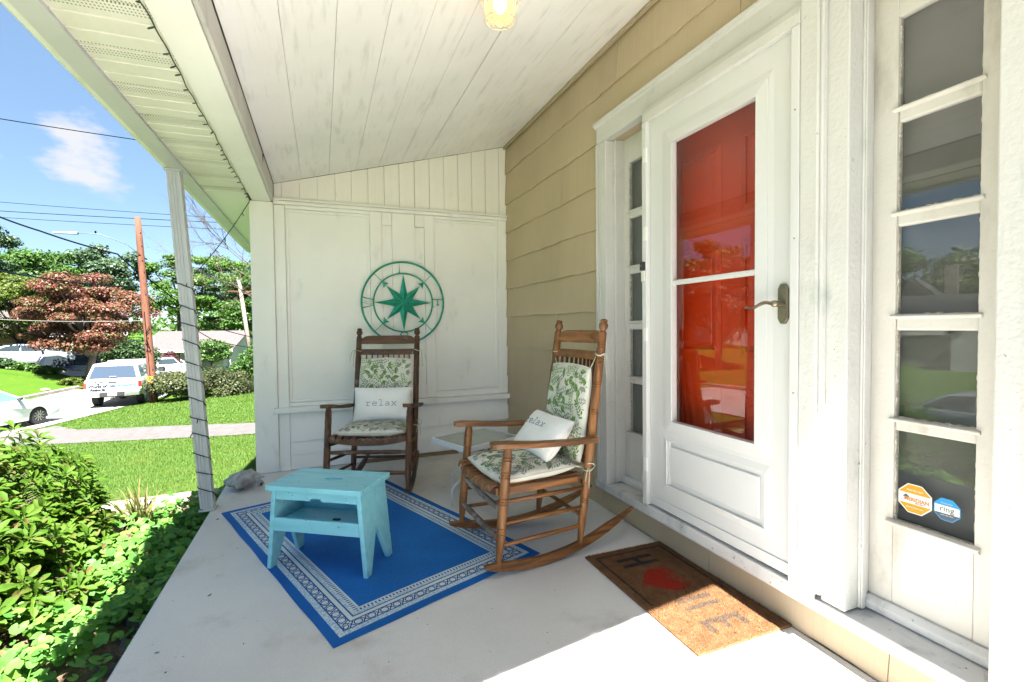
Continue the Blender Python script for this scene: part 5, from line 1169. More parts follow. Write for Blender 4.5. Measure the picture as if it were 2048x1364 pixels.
# ------------------------------------------------------------------ shrubs and plants of the bed
LM_azalea = leaf_mat('azalea_leaves', [(.055, .125, .011), (.068, .15, .013), (.085, .175, .016), (.115, .21, .026), (.060, .135, .011), (.080, .175, .014), (.15, .11, .045)], .5, .6, .22)
LM_cover = leaf_mat('ground_ivy_leaves', [(0.052, 0.175, 0.026), (0.071, 0.214, 0.031), (0.097, 0.259, 0.040), (0.143, 0.286, 0.046)], .35, .55)
LM_litter = leaf_mat('dry_leaves', [(0.115, 0.058, 0.029), (0.161, 0.092, 0.046), (0.081, 0.040, 0.020), (0.190, 0.127, 0.075)], .15, .8)
leaf_me = bpy.data.meshes.new('leaf'); leaf_me.from_pydata([tuple(p) for p in leaf_shape()], [], [tuple(f) for f in LEAF_F]); leaf_me.materials.append(LM_azalea)
CAM = np.array([0, 0, 1.15])
def shrub(label, x, y, zg, rx, ry, h, nwh, seed, nparts, lsize=.082):
    r = np.random.default_rng(seed); t = thing('azalea_shrub', label, 'shrub', (x, y, zg), 0, 'azalea shrubs beside the porch'); pos, yv, nv, sz = [], [], [], []; b = MB()
    for k in range(nwh):
        a = r.uniform(0, 6.28); q = math.sqrt(r.random()); hh = math.sqrt(max(.02, 1-q*q*.92)); lay = 1-.62*r.random()**2.2; lump = 1+.16*math.sin(a*3+seed)+.10*math.sin(q*9+seed*2)
        tip = np.array([x+rx*q*lump*math.cos(a), y+ry*q*lump*math.sin(a), zg+h*hh*lay*(1+.13*r.normal()*.6)]); ax = np.array([q*.8*math.cos(a), q*.8*math.sin(a), .85])+r.normal(0, .22, 3); ax /= np.linalg.norm(ax)
        n = int(r.integers(7, 12)); ph = r.uniform(0, 6.28); u = np.cross(ax, [.3, .9, .1]); u /= np.linalg.norm(u); w = np.cross(ax, u)
        for i in range(n):
            g = ph+i*2.4; rad = u*math.cos(g)+w*math.sin(g); up = .25+.75*(i/n)+r.uniform(-.15, .2); yv.append(rad+ax*up); nv.append(ax-rad*up*.6+r.normal(0, .12, 3)); pos.append(tip+ax*(-.012*(n-i)/n*3)); sz.append(lsize*r.uniform(.62, 1.2)*(1.1-.35*i/n))
        if k % 4 == 0: b.tube([(x+.25*rx*q*math.cos(a), y+.25*ry*q*math.sin(a), zg-.03), tuple(tip*.6+np.array([x, y, zg+.3*h])*.4), tuple(tip)], [.007, .005, .003], 5)
    pos, yv, nv, sz = map(np.array, (pos, yv, nv, sz)); b.build('stems', M_bark, t)
    dist = np.linalg.norm(pos-CAM, axis=1); order = np.argsort(dist/sz); near = order[:nparts]; rest = order[nparts:]
    V, F, B = place_leaves(pos[rest], yv[rest], nv[rest], sz[rest]); tag(np_mesh('foliage', V, F, LM_azalea, t), kind='stuff')
    _, _, B = place_leaves(pos[near], yv[near], nv[near], sz[near])
    for p, M3, s_ in zip(pos[near], B, sz[near]):
        o = bpy.data.objects.new('leaf', leaf_me); M4 = Matrix(M3.tolist()).to_4x4() @ Matrix.Scale(float(s_), 4); M4.translation = Vector(p.tolist())-Vector((x, y, zg)); o.matrix_basis = M4; _link(o, t, Vector())
shrub('largest azalea shrub at the far end of the bed, tallest against the street', -2.10, 3.72, -.28, .76, .62, .84, 760, 1, 300)
shrub('middle azalea shrub of the bed, beside the strap-leaved plant', -1.60, 3.0, -.27, .42, .50, .60, 480, 2, 300)
shrub('nearest azalea shrub at the left edge of the photograph', -1.62, 2.24, -.27, .30, .38, .40, 280, 3, 300)
shrub('low spreading azalea shrub in front of the far grass edge', -1.42, 3.62, -.26, .22, .30, .34, 120, 4, 150)
# ground ivy
r_ = np.random.default_rng(12); n = 3600; gx_ = -.70-np.abs(r_.normal(0, .30, n))-.02; gy_ = r_.uniform(1.0, 4.2, n); keep = (gx_ > -1.75)
bare = ((gx_+.80)**2/.02+(gy_-2.35)**2/.10 < 1) | ((gx_+.78)**2/.012+(gy_-1.85)**2/.03 < 1); keep &= ~(bare & (r_.random(n) < .85)); gx_, gy_ = gx_[keep], gy_[keep]; n = len(gx_)
lump = .05*np.sin(gx_*11)*np.sin(gy_*6)+.03*np.sin(gy_*17); gz_ = -.205+r_.uniform(.02, .13, n)+lump-.05*np.clip((-.69-gx_)/1.2, 0, 1)
ck = [(0, .12, 0)]+[(math.sin(a)*(1 if abs(a) > .5 else .8)*.5, .12+.5*-math.cos(a)*(1 if abs(a) > .4 else .35), .07+.03*math.cos(3*a)) for a in np.linspace(.25, 2*math.pi-.25, 10)]
CKS = np.array(ck); CKF = np.array([(0, i, i+1) for i in range(1, 10)])
nv = r_.normal(0, .35, (n, 3))+np.array([.15, -.2, 1]); nv /= np.linalg.norm(nv, axis=1)[:, None]; yv = np.cross(nv, r_.normal(size=(n, 3)))
V, F, _ = place_leaves(np.stack([gx_, gy_, gz_], 1), yv, nv, r_.uniform(.022, .062, n), CKS, CKF); tag(np_mesh('ground_ivy', V, F, LM_cover), 'round-leaved ground ivy spreading along the slab edge', 'ground cover', None, 'stuff')
n = 900; lx_ = r_.uniform(-2.3, -.70, n); ly_ = r_.uniform(1.0, 4.22, n); nv = r_.normal(0, .4, (n, 3))+np.array([0, 0, 1]); yv = np.cross(nv, r_.normal(size=(n, 3)))
V, F, _ = place_leaves(np.stack([lx_, ly_, -.195-.06*np.clip((-.69-lx_)/1.5, 0, 1)+r_.uniform(0, .02, n)], 1), yv, nv, r_.uniform(.02, .05, n)); tag(np_mesh('leaf_litter', V, F, LM_litter), 'dry brown leaf litter on the bed', 'leaf litter', None, 'stuff')
# strap-leaved plant by the edging
def strap(label, x, y, z, n, L, seed, m, spread=.5):
    r = np.random.default_rng(seed); t = thing('strap_plant', label, 'plant', (x, y, z))
    b = MB()
    for k in range(n):
        a = r.uniform(0, 6.28); l = L*r.uniform(.55, 1.1); w = .006*r.uniform(.7, 1.3); st = r.uniform(.15, 1)*spread; p0 = Vector((x+r.normal(0, .03), y+r.normal(0, .03), z)); d = Vector((math.cos(a), math.sin(a), 0)); sd = Vector((-d.y, d.x, 0)); vs = []
        for i in range(7):
            f = i/6; p = p0+d*(l*st*f**1.4)+Vector((0, 0, l*(f-.62*st*f*f*f*1.2))); ww = w*(1-f**2.2)+.0006; vs += [p-sd*ww, p+sd*ww]
        b.add(vs, [(2*i, 2*i+1, 2*i+3, 2*i+2) for i in range(6)])
    b.build('blades', m, t, fix=False); return t
LM_strap = leaf_mat('strap_blades', [(0.050, 0.091, 0.012), (0.076, 0.121, 0.018), (0.136, 0.126, 0.045), (0.151, 0.111, 0.060)], .3)
strap('arching strap-leaved plant with dry tips beside the tan edging', -1.20, 4.02, -.24, 80, .42, 5, LM_strap, .9)
strap('small upright tuft of grass blades in the ground ivy near the front', -1.02, 2.12, -.22, 26, .2, 6, LM_cover, .5)
# edging, kerb block, torn fabric
M_block = mat('worn_kerb_block', (.36, .31, .25), (.22, .18, .14), .95, scale=7, bump=.9, bscale=35, bdist=.012)
tag(MB().hexa([(-2.5, 4.30, -.42), (-.69, 4.26, -.42), (-.69, 4.47, -.42), (-2.5, 4.50, -.42)], [(-2.5, 4.30, -.15), (-.69, 4.27, -.115), (-.69, 4.46, -.115), (-2.5, 4.49, -.15)]).build('kerb_block', M_block, None, bev=.02, loc=(-1.4, 4.38, -.3)), 'long weathered kerb block closing the bed at the corner of the slab', 'kerb block')
M_tan = mat('tan_edging', (.32, .20, .11), (.22, .13, .07), .85, scale=9, bump=.5)
ed = thing('curved_edging', 'tan curved edging band lying in front of the kerb block', 'edging', (-1.12, 4.1, -.2))
for k, rr_ in enumerate((.13, .17, .21)): MB().tube([(-1.18+rr_*math.cos(a), 4.03+rr_*math.sin(a)*.9, -.205+.03*math.sin(a*1.0)) for a in np.linspace(-.7, 2.6, 22)], .016, 8, flat=.8).build('band', M_tan, ed, smooth=True)
M_plast = mat('black_landscape_sheet', (.022, .025, .032), (.04, .045, .055), .38, scale=20, bump=.7, bscale=30, bdist=.01)
nx, ny = 14, 44; vs = []; r_ = np.random.default_rng(4)
for j in range(ny+1):
    for i in range(nx+1): vs.append((-.70-.15*i/nx*(1+.3*math.sin(j*.35)), 1.6+1.25*j/ny+.02*math.sin(i), -.172+.02*math.sin(i*1.1+j*.6)+.018*math.sin(j*1.3)+.008*r_.normal()-.03*i/nx))
b = MB(); b.add(vs, [(j*(nx+1)+i, j*(nx+1)+i+1, (j+1)*(nx+1)+i+1, (j+1)*(nx+1)+i) for j in range(ny) for i in range(nx)])
tag(b.build('landscape_sheet', M_plast, None, smooth=True, loc=(-.78, 2.2, -.2)), 'crumpled black landscape sheet along the slab edge', 'plastic sheet')

# ------------------------------------------------------------------ vehicles
M_tyre = mat('tyre_rubber', (.02, .02, .02), None, .85); M_rim = mat('wheel_alloy', (.5, .5, .51), None, .3, metal=.8); M_rimdk = mat('wheel_dark', (.03, .03, .03), None, .5)
M_autoglass = mat('car_glass', (.02, .028, .032), None, .03, spec=.9); M_chrome = mat('bright_metal', (.62, .62, .63), None, .25, metal=.9); M_tail = mat('tail_lamp_red', (.45, .012, .010), None, .2); M_plastic = mat('dark_plastic', (.025, .026, .028), None, .5)
M_tint = mat('blue_tinted_glass', (.10, .19, .22), None, .05, spec=.9); M_smoke = mat('smoked_cap_glass', (.035, .05, .075), None, .06, spec=.8)
def arch_pts(yc, r, z0, n=10): return [(yc+r*math.cos(a), max(z0, z0+.02)+r*math.sin(a)) if 0 < a < math.pi else (yc+r*math.cos(a), z0) for a in np.linspace(0, math.pi, n)]
def shell(prof, slices):                           # side outline lofted across the width: slices = (x, inset)
    cyy_ = sum(p[0] for p in prof)/len(prof); czz = .55; vs = []; n = len(prof)
    for x, ins in slices: vs += [(x, p[0]+(cyy_-p[0])*ins*.45, p[1]+(czz-p[1])*ins) for p in prof]
    k = len(slices); fs = [(s_*n+i, s_*n+(i+1) % n, (s_+1)*n+(i+1) % n, (s_+1)*n+i) for s_ in range(k-1) for i in range(n)]+[tuple(range(n)), tuple((k-1)*n+i for i in range(n))[::-1]]
    return MB().add(vs, fs)
def wheel(t, x, y, r, w, spokes, s):
    pr = [(0, r*.62), (.0, r*.9), (.03, r), (w-.03, r), (w, r*.9), (w, r*.62)]
    o = MB().lathe((x-s*w, y, r), (x, y, r), pr, 24).build('wheel', M_tyre, t, smooth='auto'); b = MB()
    b.lathe((x-s*.05, y, r), (x, y, r), [(0, r*.62), (.046, r*.64), (.05, r*.60), (.02, r*.55)], 20)
    for k in range(spokes):
        a = 2*math.pi*k/spokes; d = Vector((0, math.cos(a), math.sin(a))); b.bar(Vector((x-s*.012, y, r))+d*.03, Vector((x-s*.008, y, r))+d*r*.6, .022, .03, up=(1, 0, 0))
    b.lathe((x-s*.04, y, r), (x, y, r), [(0, .05), (.038, .045)], 12); b.build('rim', M_rim, o)
    MB().lathe((x-s*.07, y, r), (x-s*.05, y, r), [(0, r*.6), (.012, r*.6)], 18).build('wheel_disc', M_rimdk, o)
def greenhouse(t, pts, wb, wr, m, name='cabin'):
    zb, zr = min(p[1] for p in pts), max(p[1] for p in pts); W = lambda z: wb+(wr-wb)*(z-zb)/(zr-zb); n = len(pts)
    vs = [(-W(z), y, z) for y, z in pts]+[(W(z), y, z) for y, z in pts]
    MB().add(vs, [tuple(range(n)), tuple(range(n, 2*n))[::-1]]+[(i, i+n, (i+1) % n+n, (i+1) % n) for i in range(n)]).build(name, m, t, smooth='auto', bev=.05, segs=3); return W
def pane(t, poly, W, m, off=.006):
    for s in (1, -1): MB().add([(s*(W(z)+off), y, z) for y, z in poly]+[(s*(W(z)+off-.004), y, z) for y, z in poly], [tuple(range(len(poly))), tuple(range(len(poly), 2*len(poly)))[::-1]]+[(i, (i+1) % len(poly), (i+1) % len(poly)+len(poly), i+len(poly)) for i in range(len(poly))]).build('side_window', m, t)
def sedan(label, x, y, z, az, paint, glass, hood=.0, group=None, cat='car', tall=0):
    t = thing('parked_car', label, cat, (x, y, z), R(-az), group, local=True); r = .32
    prof = [(2.26, .30), (2.30, .48), (2.24, .68), (2.0, .80), (1.2, .93), (.9, .97), (-.9, 1.0), (-1.75, 1.02), (-2.2, .97), (-2.30, .72), (-2.26, .34), (-2.0, .24)]+[(-1.68, .22)]+[(-1.30-.37*math.cos(a), .30+.37*math.sin(a)) for a in np.linspace(.1, math.pi-.1, 9)]+[(-.92, .20), (1.03, .20)]+[(1.42-.37*math.cos(a), .30+.37*math.sin(a)) for a in np.linspace(.1, math.pi-.1, 9)]+[(1.80, .22), (2.1, .24)]
    shell(prof, [(-.89, .10), (-.875, .045), (-.82, .012), (-.6, -.01), (.6, -.01), (.82, .012), (.875, .045), (.89, .10)]).build('body', paint, t, smooth='auto')
    gh = [(1.10, .93), (.28, 1.40+tall), (-.35, 1.455+tall), (-1.0, 1.40+tall), (-1.85, 1.0)] if not tall else [(1.15, .93), (.45, 1.42+tall), (-.35, 1.46+tall), (-1.9, 1.40+tall), (-2.2, 1.0)]
    W = greenhouse(t, gh, .82, .60, paint)
    if not tall: pane(t, [(.86, .99), (.27, 1.34), (-.30, 1.385), (-.30, .99)], W, glass, .008); pane(t, [(-.36, .99), (-.36, 1.385), (-.95, 1.33), (-1.38, 1.12), (-1.38, 1.0)], W, glass, .008)
    else: pane(t, [(.9, 1.0), (.42, 1.36+tall), (-.30, 1.39+tall), (-.30, 1.0)], W, glass, .008); pane(t, [(-.36, 1.0), (-.36, 1.39+tall), (-1.7, 1.33+tall), (-1.9, 1.0)], W, glass, .008)
    a, c = gh[0], gh[1]; MB().hexa([(-.70, a[0]-.02, a[1]+.06), (.70, a[0]-.02, a[1]+.06), (.68, a[0]-.06, a[1]+.06), (-.68, a[0]-.06, a[1]+.06)], [(-.56, c[0]+.06, c[1]-.03), (.56, c[0]+.06, c[1]-.03), (.54, c[0]+.02, c[1]-.03), (-.54, c[0]+.02, c[1]-.03)]).build('windscreen', glass, t)
    a, c = gh[4], gh[3]; MB().hexa([(-.68, a[0]-.0, a[1]+.08), (.68, a[0]-.0, a[1]+.08), (.66, a[0]+.05, a[1]+.08), (-.66, a[0]+.05, a[1]+.08)], [(-.56, c[0]-.05, c[1]-.03), (.56, c[0]-.05, c[1]-.03), (.54, c[0]-.0, c[1]-.03), (-.54, c[0]-.0, c[1]-.03)]).build('rear_window', glass, t)
    for s in (1, -1):
        wheel(t, s*.86, 1.42, r, .21, 10, s); wheel(t, s*.86, -1.30, r, .21, 10, s)
        MB().hexa([(s*.86, .62, .96), (s*1.02, .60, .98), (s*1.02, .72, .99), (s*.86, .76, .97)], [(s*.86, .62, 1.05), (s*1.01, .61, 1.10), (s*1.01, .70, 1.09), (s*.86, .74, 1.05)]).build('mirror', M_plastic, t, bev=.02)
        for ya in (.82, -.33, -1.22): MB().box(s*.882, s*.889, ya-.006, ya+.006, .32, .94).build('door_seam', M_plastic, t)
        for ya in (-.16, -1.05): MB().box(s*.876, s*.912, ya-.09, ya+.09, .83, .86).build('door_handle', paint, t, bev=.008)
        MB().hexa([(s*.55, 2.20, .62), (s*.80, 2.02, .62), (s*.84, 1.90, .66), (s*.6, 2.1, .66)], [(s*.55, 2.14, .74), (s*.78, 1.95, .76), (s*.84, 1.76, .80), (s*.6, 2.0, .78)]).build('headlight', M_chrome, t)
        MB().box(s*.5, s*.82, -2.27, -2.2, .76, .90).build('tail_light', M_tail, t, bev=.02)
    MB().box(-.45, .45, 2.24, 2.302, .34, .52).build('grille', M_plastic, t); return t
def paint(name, c, metal=.15): return mat(name, c, None, .25, spec=.6, metal=metal, **{'Coat Weight': .6, 'Coat Roughness': .06})
P_white = paint('pearl_white_paint', (.72, .74, .72), 0); P_grey = paint('silver_blue_paint', (.26, .29, .33), .3); P_navy = paint('navy_paint', (.012, .016, .032)); P_truck = paint('white_truck_paint', (.55, .55, .56), 0)
sedan('white sedan half out of view at the left, parked on the street by the lawn', -10.86, 21.47, -2.2, 20, P_white, M_tint)
sedan('silver-grey sedan in the driveway under the yellow-green maple', -17.9, 41.1, tz(-17.9, 41.1)+.05, 68, P_grey, M_autoglass)
sedan('dark navy car behind the trunk of the red maple', -15.6, 41.9, -2.0, 60, P_navy, M_autoglass, cat='car', tall=.15)
sedan('small white car parked by the purple shrub near the brown-roofed house', -12.0, 47.2, -2.55, 150, P_white, M_autoglass)
M_letter = mat('lettering_black', (.006, .009, .016), None, .5)
def pickup(x, y, z, az):
    t = thing('pickup_truck', 'white pickup truck with smoked-glass cap and lettered tailgate driving away', 'truck', (x, y, z), R(-az), None, local=True); r = .40
    prof = [(2.85, .55), (2.9, .8), (2.82, 1.12), (1.35, 1.24), (-2.80, 1.22), (-2.84, 1.20), (-2.84, .62), (-2.6, .50)]+[(-1.86-.50*math.cos(a), .42+.50*math.sin(a)) for a in np.linspace(.15, math.pi-.15, 10)]+[(-1.3, .46), (1.45, .46)]+[(1.95-.50*math.cos(a), .42+.50*math.sin(a)) for a in np.linspace(.15, math.pi-.15, 10)]+[(2.5, .48)]
    shell(prof, [(-1.0, .05), (-.985, .02), (-.93, 0), (.93, 0), (.985, .02), (1.0, .05)]).build('body', P_truck, t, smooth='auto')
    W = greenhouse(t, [(1.45, 1.22), (.65, 1.93), (-.72, 1.95), (-.78, 1.22)], .90, .72, P_truck)
    pane(t, [(1.2, 1.30), (.62, 1.82), (-.02, 1.84), (-.02, 1.30)], W, M_autoglass, .01); pane(t, [(-.08, 1.30), (-.08, 1.84), (-.62, 1.83), (-.66, 1.30)], W, M_autoglass, .01)
    zb, zt = 1.222, 1.90; Wc = lambda q: .955+(.76-.955)*(q-zb)/(zt-zb); yb = lambda q: -2.82+.32*(q-zb)/(zt-zb)
    pr = [(-.80, zb), (-.80, zt), (yb(zt), zt), (yb(zb), zb)]; vs = [(-Wc(q), y_, q) for y_, q in pr]+[(Wc(q), y_, q) for y_, q in pr]
    MB().add(vs, [(0, 1, 2, 3), (7, 6, 5, 4)]+[(i, i+4, (i+1) % 4+4, (i+1) % 4) for i in range(4)]).build('bed_cap', P_truck, t, bev=.06, segs=3, smooth='auto')
    za, zc = 1.285, 1.80; q = lambda s, z_, o: (s*(Wc(z_)-.10), yb(z_)-o, z_)
    gl = MB().hexa([q(-1, za, .016), q(1, za, .016), q(1, za, .004), q(-1, za, .004)], [q(-1, zc, .016), q(1, zc, .016), q(1, zc, .004), q(-1, zc, .004)]).build('cap_rear_window', M_smoke, t)
    MB().box(-.12, .12, yb(1.34)-.05, yb(1.34)-.017, 1.33, 1.37).build('cap_handle', M_chrome, gl); MB().box(-.10, .10, yb(1.9)-.005, yb(1.9)+.06, 1.895, 1.925).build('brake_lamp', M_tail, t)
    pane(t, [(-1.0, 1.30), (-1.0, 1.78), (-2.35, 1.78), (-2.55, 1.30)], Wc, M_smoke, .008)
    for k in range(3): text_part('side_lettering', ('PETS', 'CARE', 'ANIMALS')[k], (.26, .13, .09)[k], Wt, t, (Wc(1.62-.17*k)+.014, -1.65, 1.66-.19*k), (0, 1, 0), (-.28, 0, 1), .001)
    MB().box(-.90, .90, -2.862, -2.838, .66, 1.20).build('tailgate', P_truck, t, bev=.015); Y = -2.8635
    MB().box(-.14, .14, Y-.012, Y, 1.075, 1.135).build('gate_handle', M_plastic, t, bev=.008)
    o = MB().lathe((0, Y-.006, .935), (0, Y, .935), [(0, .06), (.006, .062)], 22).build('maker_badge', Na, t); o.scale = (1.9, 1, 1)
    text_part('gate_lettering', 'World of', .165, M_letter, t, (-.53, Y-.001, .94), (1, 0, 0), (0, 0, 1), .001, .014); text_part('gate_lettering', 'Animals', .165, M_letter, t, (-.53, Y-.001, .79), (1, 0, 0), (0, 0, 1), .001, .014)
    text_part('gate_lettering', '267-600-PETS', .115, Bl, t, (.47, Y-.001, .94), (1, 0, 0), (0, 0, 1), .001, .009, .95); text_part('gate_lettering', 'World of Animals', .05, Gy, t, (.45, Y-.001, .85), (1, 0, 0), (0, 0, 1), .001); text_part('gate_lettering', 'SUPER DUTY', .04, Gy, t, (.66, Y-.001, .705), (1, 0, 0), (0, 0, 1), .001)
    pw = MB(); pw.ball((-.50, Y, 1.045), .05, .004, .04, 10, 6)
    for a in (-1.0, -.5, 0, .5, 1.0): pw.ball((-.50+.14*math.sin(a), Y, 1.045+.11*math.cos(a)), .032, .004, .04, 8, 5)
    pw.build('paw_emblem', M_letter, t)
    for s in (1, -1):
        MB().box(s*.885, s*1.004, -2.87, -2.80, .78, 1.12).build('tail_light', M_tail, t, bev=.015); MB().box(s*.89, s*1.006, -2.876, -2.868, .78, .86).build('reverse_lamp', Wt, t)
        wheel(t, s*.93, -1.86, r, .27, 8, s); wheel(t, s*.93, 1.95, r, .27, 8, s)
        MB().hexa([(s*.95, .80, 1.25), (s*1.25, .76, 1.25), (s*1.25, .90, 1.25), (s*.95, .92, 1.25)], [(s*.95, .80, 1.5), (s*1.23, .78, 1.5), (s*1.23, .88, 1.5), (s*.95, .90, 1.5)]).build('mirror', M_plastic, t, bev=.03)
        for yc in (-1.86, 1.95):
            fl = [(s*1.004, yc+.53*math.cos(a), .42+.53*math.sin(a)) for a in np.linspace(.1, math.pi-.1, 16)]; MB().tube(fl, .032, 6).build('wheel_flare', P_truck, t, smooth=True)
        MB().box(s*.998, s*1.004, -.86, -.845, .5, 1.2).build('body_seam', M_plastic, t)
    MB().box(-.42, .42, -3.0, -2.865, .50, .70).build('step_bumper', M_plastic, t, bev=.02)
    for s in (1, -1): MB().hexa([(s*.42, -3.0, .48), (s*.95, -2.95, .50), (s*1.0, -2.80, .50), (s*.42, -2.86, .48)], [(s*.42, -3.0, .69), (s*.95, -2.95, .69), (s*1.0, -2.80, .69), (s*.42, -2.86, .69)]).build('bumper', M_chrome, t, bev=.03)
    MB().box(-.16, .16, -3.006, -2.999, .53, .68).build('licence_plate', Wt, t); MB().box(-.05, .05, -3.1, -2.95, .38, .46).build('tow_hitch', M_plastic, t)
    MB().tube([(-.8, -1.86, .42), (.8, -1.86, .42)], .07, 10).ball((.1, -1.86, .42), .18).box(-.45, .45, -2.7, 1.5, .44, .56).build('rear_axle', M_plastic, t); return t
pickup(-8.72, 28.85, -2.2, -4)

# ------------------------------------------------------------------ poles, wires, street lamp
M_pole = mat('weathered_pole_wood', (.15, .052, .026), (.085, .031, .017), .9, scale=6, stretch=(6, 6, .35), bump=.7, bscale=30, speck=((.20, .14, .10), 12, .63, (5, 5, .5)))
M_metal = mat('galvanised_metal', (.09, .095, .10), None, .5, metal=.3); M_cable = mat('black_cable', (.004, .006, .009), None, 1., spec=.02); M_palec = mat('pale_cable', (.13, .13, .125), None, .9, spec=.1)
up = thing('utility_pole', 'tall reddish wooden utility pole leaning left beside the pickup truck', 'utility pole', (-7.17, 26.46, -2.2))
P0, P1 = Vector((-7.16, 26.44, -2.3)), Vector((-7.69, 26.93, 6.29)); PP = lambda t: P0.lerp(P1, t)
MB().tube([PP(i/8) for i in range(9)], [.165, .16, .155, .15, .145, .138, .132, .125, .118], 14).build('pole_shaft', M_pole, up, smooth=True)
b = MB()
for t_, a in ((.2, .4), (.3, 1), (.42, .2), (.6, .8), (.72, .3), (.78, .9), (.86, .4), (.93, .7)): p = PP(t_); b.tube([p+Vector((.1, -.14, 0)), p+Vector((.1*math.cos(a), -.19, 0))], .014, 6)
b.build('bolt', M_metal, up); MB().box(-7.36, -7.12, 26.26, 26.275, -1.23, -.93).build('yellow_marker', mat('marker_yellow', (.75, .32, .01), None, .5), up)
MB().tube([PP(.02)+Vector((-.02, -.16, 0)), PP(.5)+Vector((-.02, -.15, 0))], .016, 6).build('ground_wire', M_cable, up)
b = MB()
for k in range(9): p = PP(.30+.012*k); b.tube([p+Vector((-.12+.03*k, -.17, .25*math.sin(k))), p+Vector((.12-.02*k, -.19, -.1))], .012, 5)
b.build('coiled_cable', M_cable, up)
M_lampg = mat('pale_lamp_paint', (.085, .115, .15), None, .5)  # galvanised metal, with the sky's reflection put into its bluish base colour
sl_ = thing('street_lamp', 'thin grey street lamp arm reaching left from the utility pole', 'street lamp', (-7.79, 26.92, 4.7))
MB().tube([(-7.56, 26.7, 4.55), (-8.0, 26.5, 5.0), (-8.84, 26.2, 5.33), (-9.7, 26.2, 5.36)], .018, 8).build('arm', M_lampg, sl_, smooth=True)
MB().hexa([(-9.6, 26.1, 5.28), (-10.45, 26.12, 5.28), (-10.45, 26.28, 5.28), (-9.6, 26.3, 5.28)], [(-9.6, 26.14, 5.40), (-10.45, 26.16, 5.36), (-10.45, 26.24, 5.36), (-9.6, 26.26, 5.40)]).build('lamp_head', M_lampg, sl_, bev=.02)
MB().ball((-9.0, 26.2, 5.42), .04, .04, .06).build('photo_cell', M_cable, sl_)
up2 = thing('utility_pole', 'pale second utility pole far behind the dark bush at the right', 'utility pole', (-6.0, 50.6, -2.9))
MB().tube([(-5.96, 50.56, -3), (-7.03, 51.26, 5.7)], [.2, .15], 10).build('pole_shaft', mat('pale_pole_wood', (.22, .19, .16), (.16, .13, .11), .9, scale=5, stretch=(5, 5, .4)), up2, smooth=True)
MB().box(-7.9, -5.9, 51.1, 51.2, 4.6, 4.72).build('crossarm', M_pole, up2)
def wire(label, pts, sag, rad, m=None, cat='power line'):
    Q = []
    for a, c in zip(pts[:-1], pts[1:]):
        a, c = Vector(a), Vector(c)
        for i in range(14): t_ = i/14; Q.append(a.lerp(c, t_)-Vector((0, 0, sag*4*t_*(1-t_))))
    Q.append(Vector(pts[-1])); tag(MB().tube(Q, rad, 5).build('power_line', m or M_cable, None, loc=tuple(Q[0])), label, cat, 'wires crossing the sky')
wire('uppermost wire, crossing the small white cloud', [(-14, 19.1, 7.9), (-9.31, 18.9, 7.45), (-3.3, 18.68, 7.07), (6, 18, 6.7)], .03, .014)
wire('highest of the three thin wires passing above the utility pole top', [(-26, 35, 9.0), (-16.05, 32.3, 7.71), (-1.95, 28.89, 6.9), (10, 26, 6.6)], .05, .012)
wire('middle of the three thin wires passing above the utility pole top', [(-26, 35, 8.3), (-16.06, 32.29, 7.24), (-1.95, 28.89, 6.72), (10, 26, 6.4)], .05, .016)
wire('lowest of the three thin wires passing just at the utility pole top', [(-26, 35, 7.8), (-16.06, 32.28, 6.93), (-1.96, 28.88, 6.36), (10, 26, 6)], .05, .012)
wire('thick black cable sagging down to the middle of the utility pole', [(-15, 25.2, 7.2), (-12.71, 25.57, 6.15), (-10.71, 25.83, 5.29), (-8.34, 26.49, 4.54), (-7.56, 26.8, 3.72)], .05, .034)
wire('thin dark wire just above the crown of the red maple', [(-22, 27, 5.5), (-13.42, 26.86, 4.29), (-7.56, 26.79, 3.4)], .16, .013); wire('thicker dark cable crossing the top of the red maple', [(-22, 27, 5.2), (-13.43, 26.85, 3.96), (-7.53, 26.77, 3.12)], .2, .03)
wire('pale wire crossing the middle of the red maple', [(-22, 27, 2.2), (-13.48, 26.8, 1.75), (-7.35, 26.64, 1.60)], .1, .016, M_palec)
wire('black cable running down right from the utility pole to the grey-green bush', [(-7.5, 26.8, 3.7), (-6.13, 34.65, 1.28), (-4, 46, 0.2)], .1, .028); wire('lower black cable running down right from the utility pole', [(-7.41, 26.71, 2.76), (-6.15, 34.62, .45), (-4, 46, -.6)], .1, .024)
wire('thin wire running right from the utility pole to the bare branches', [(-7.6, 26.82, 3.9), (-4.93, 34.24, 3.2), (3, 50, 3)], .1, .013)

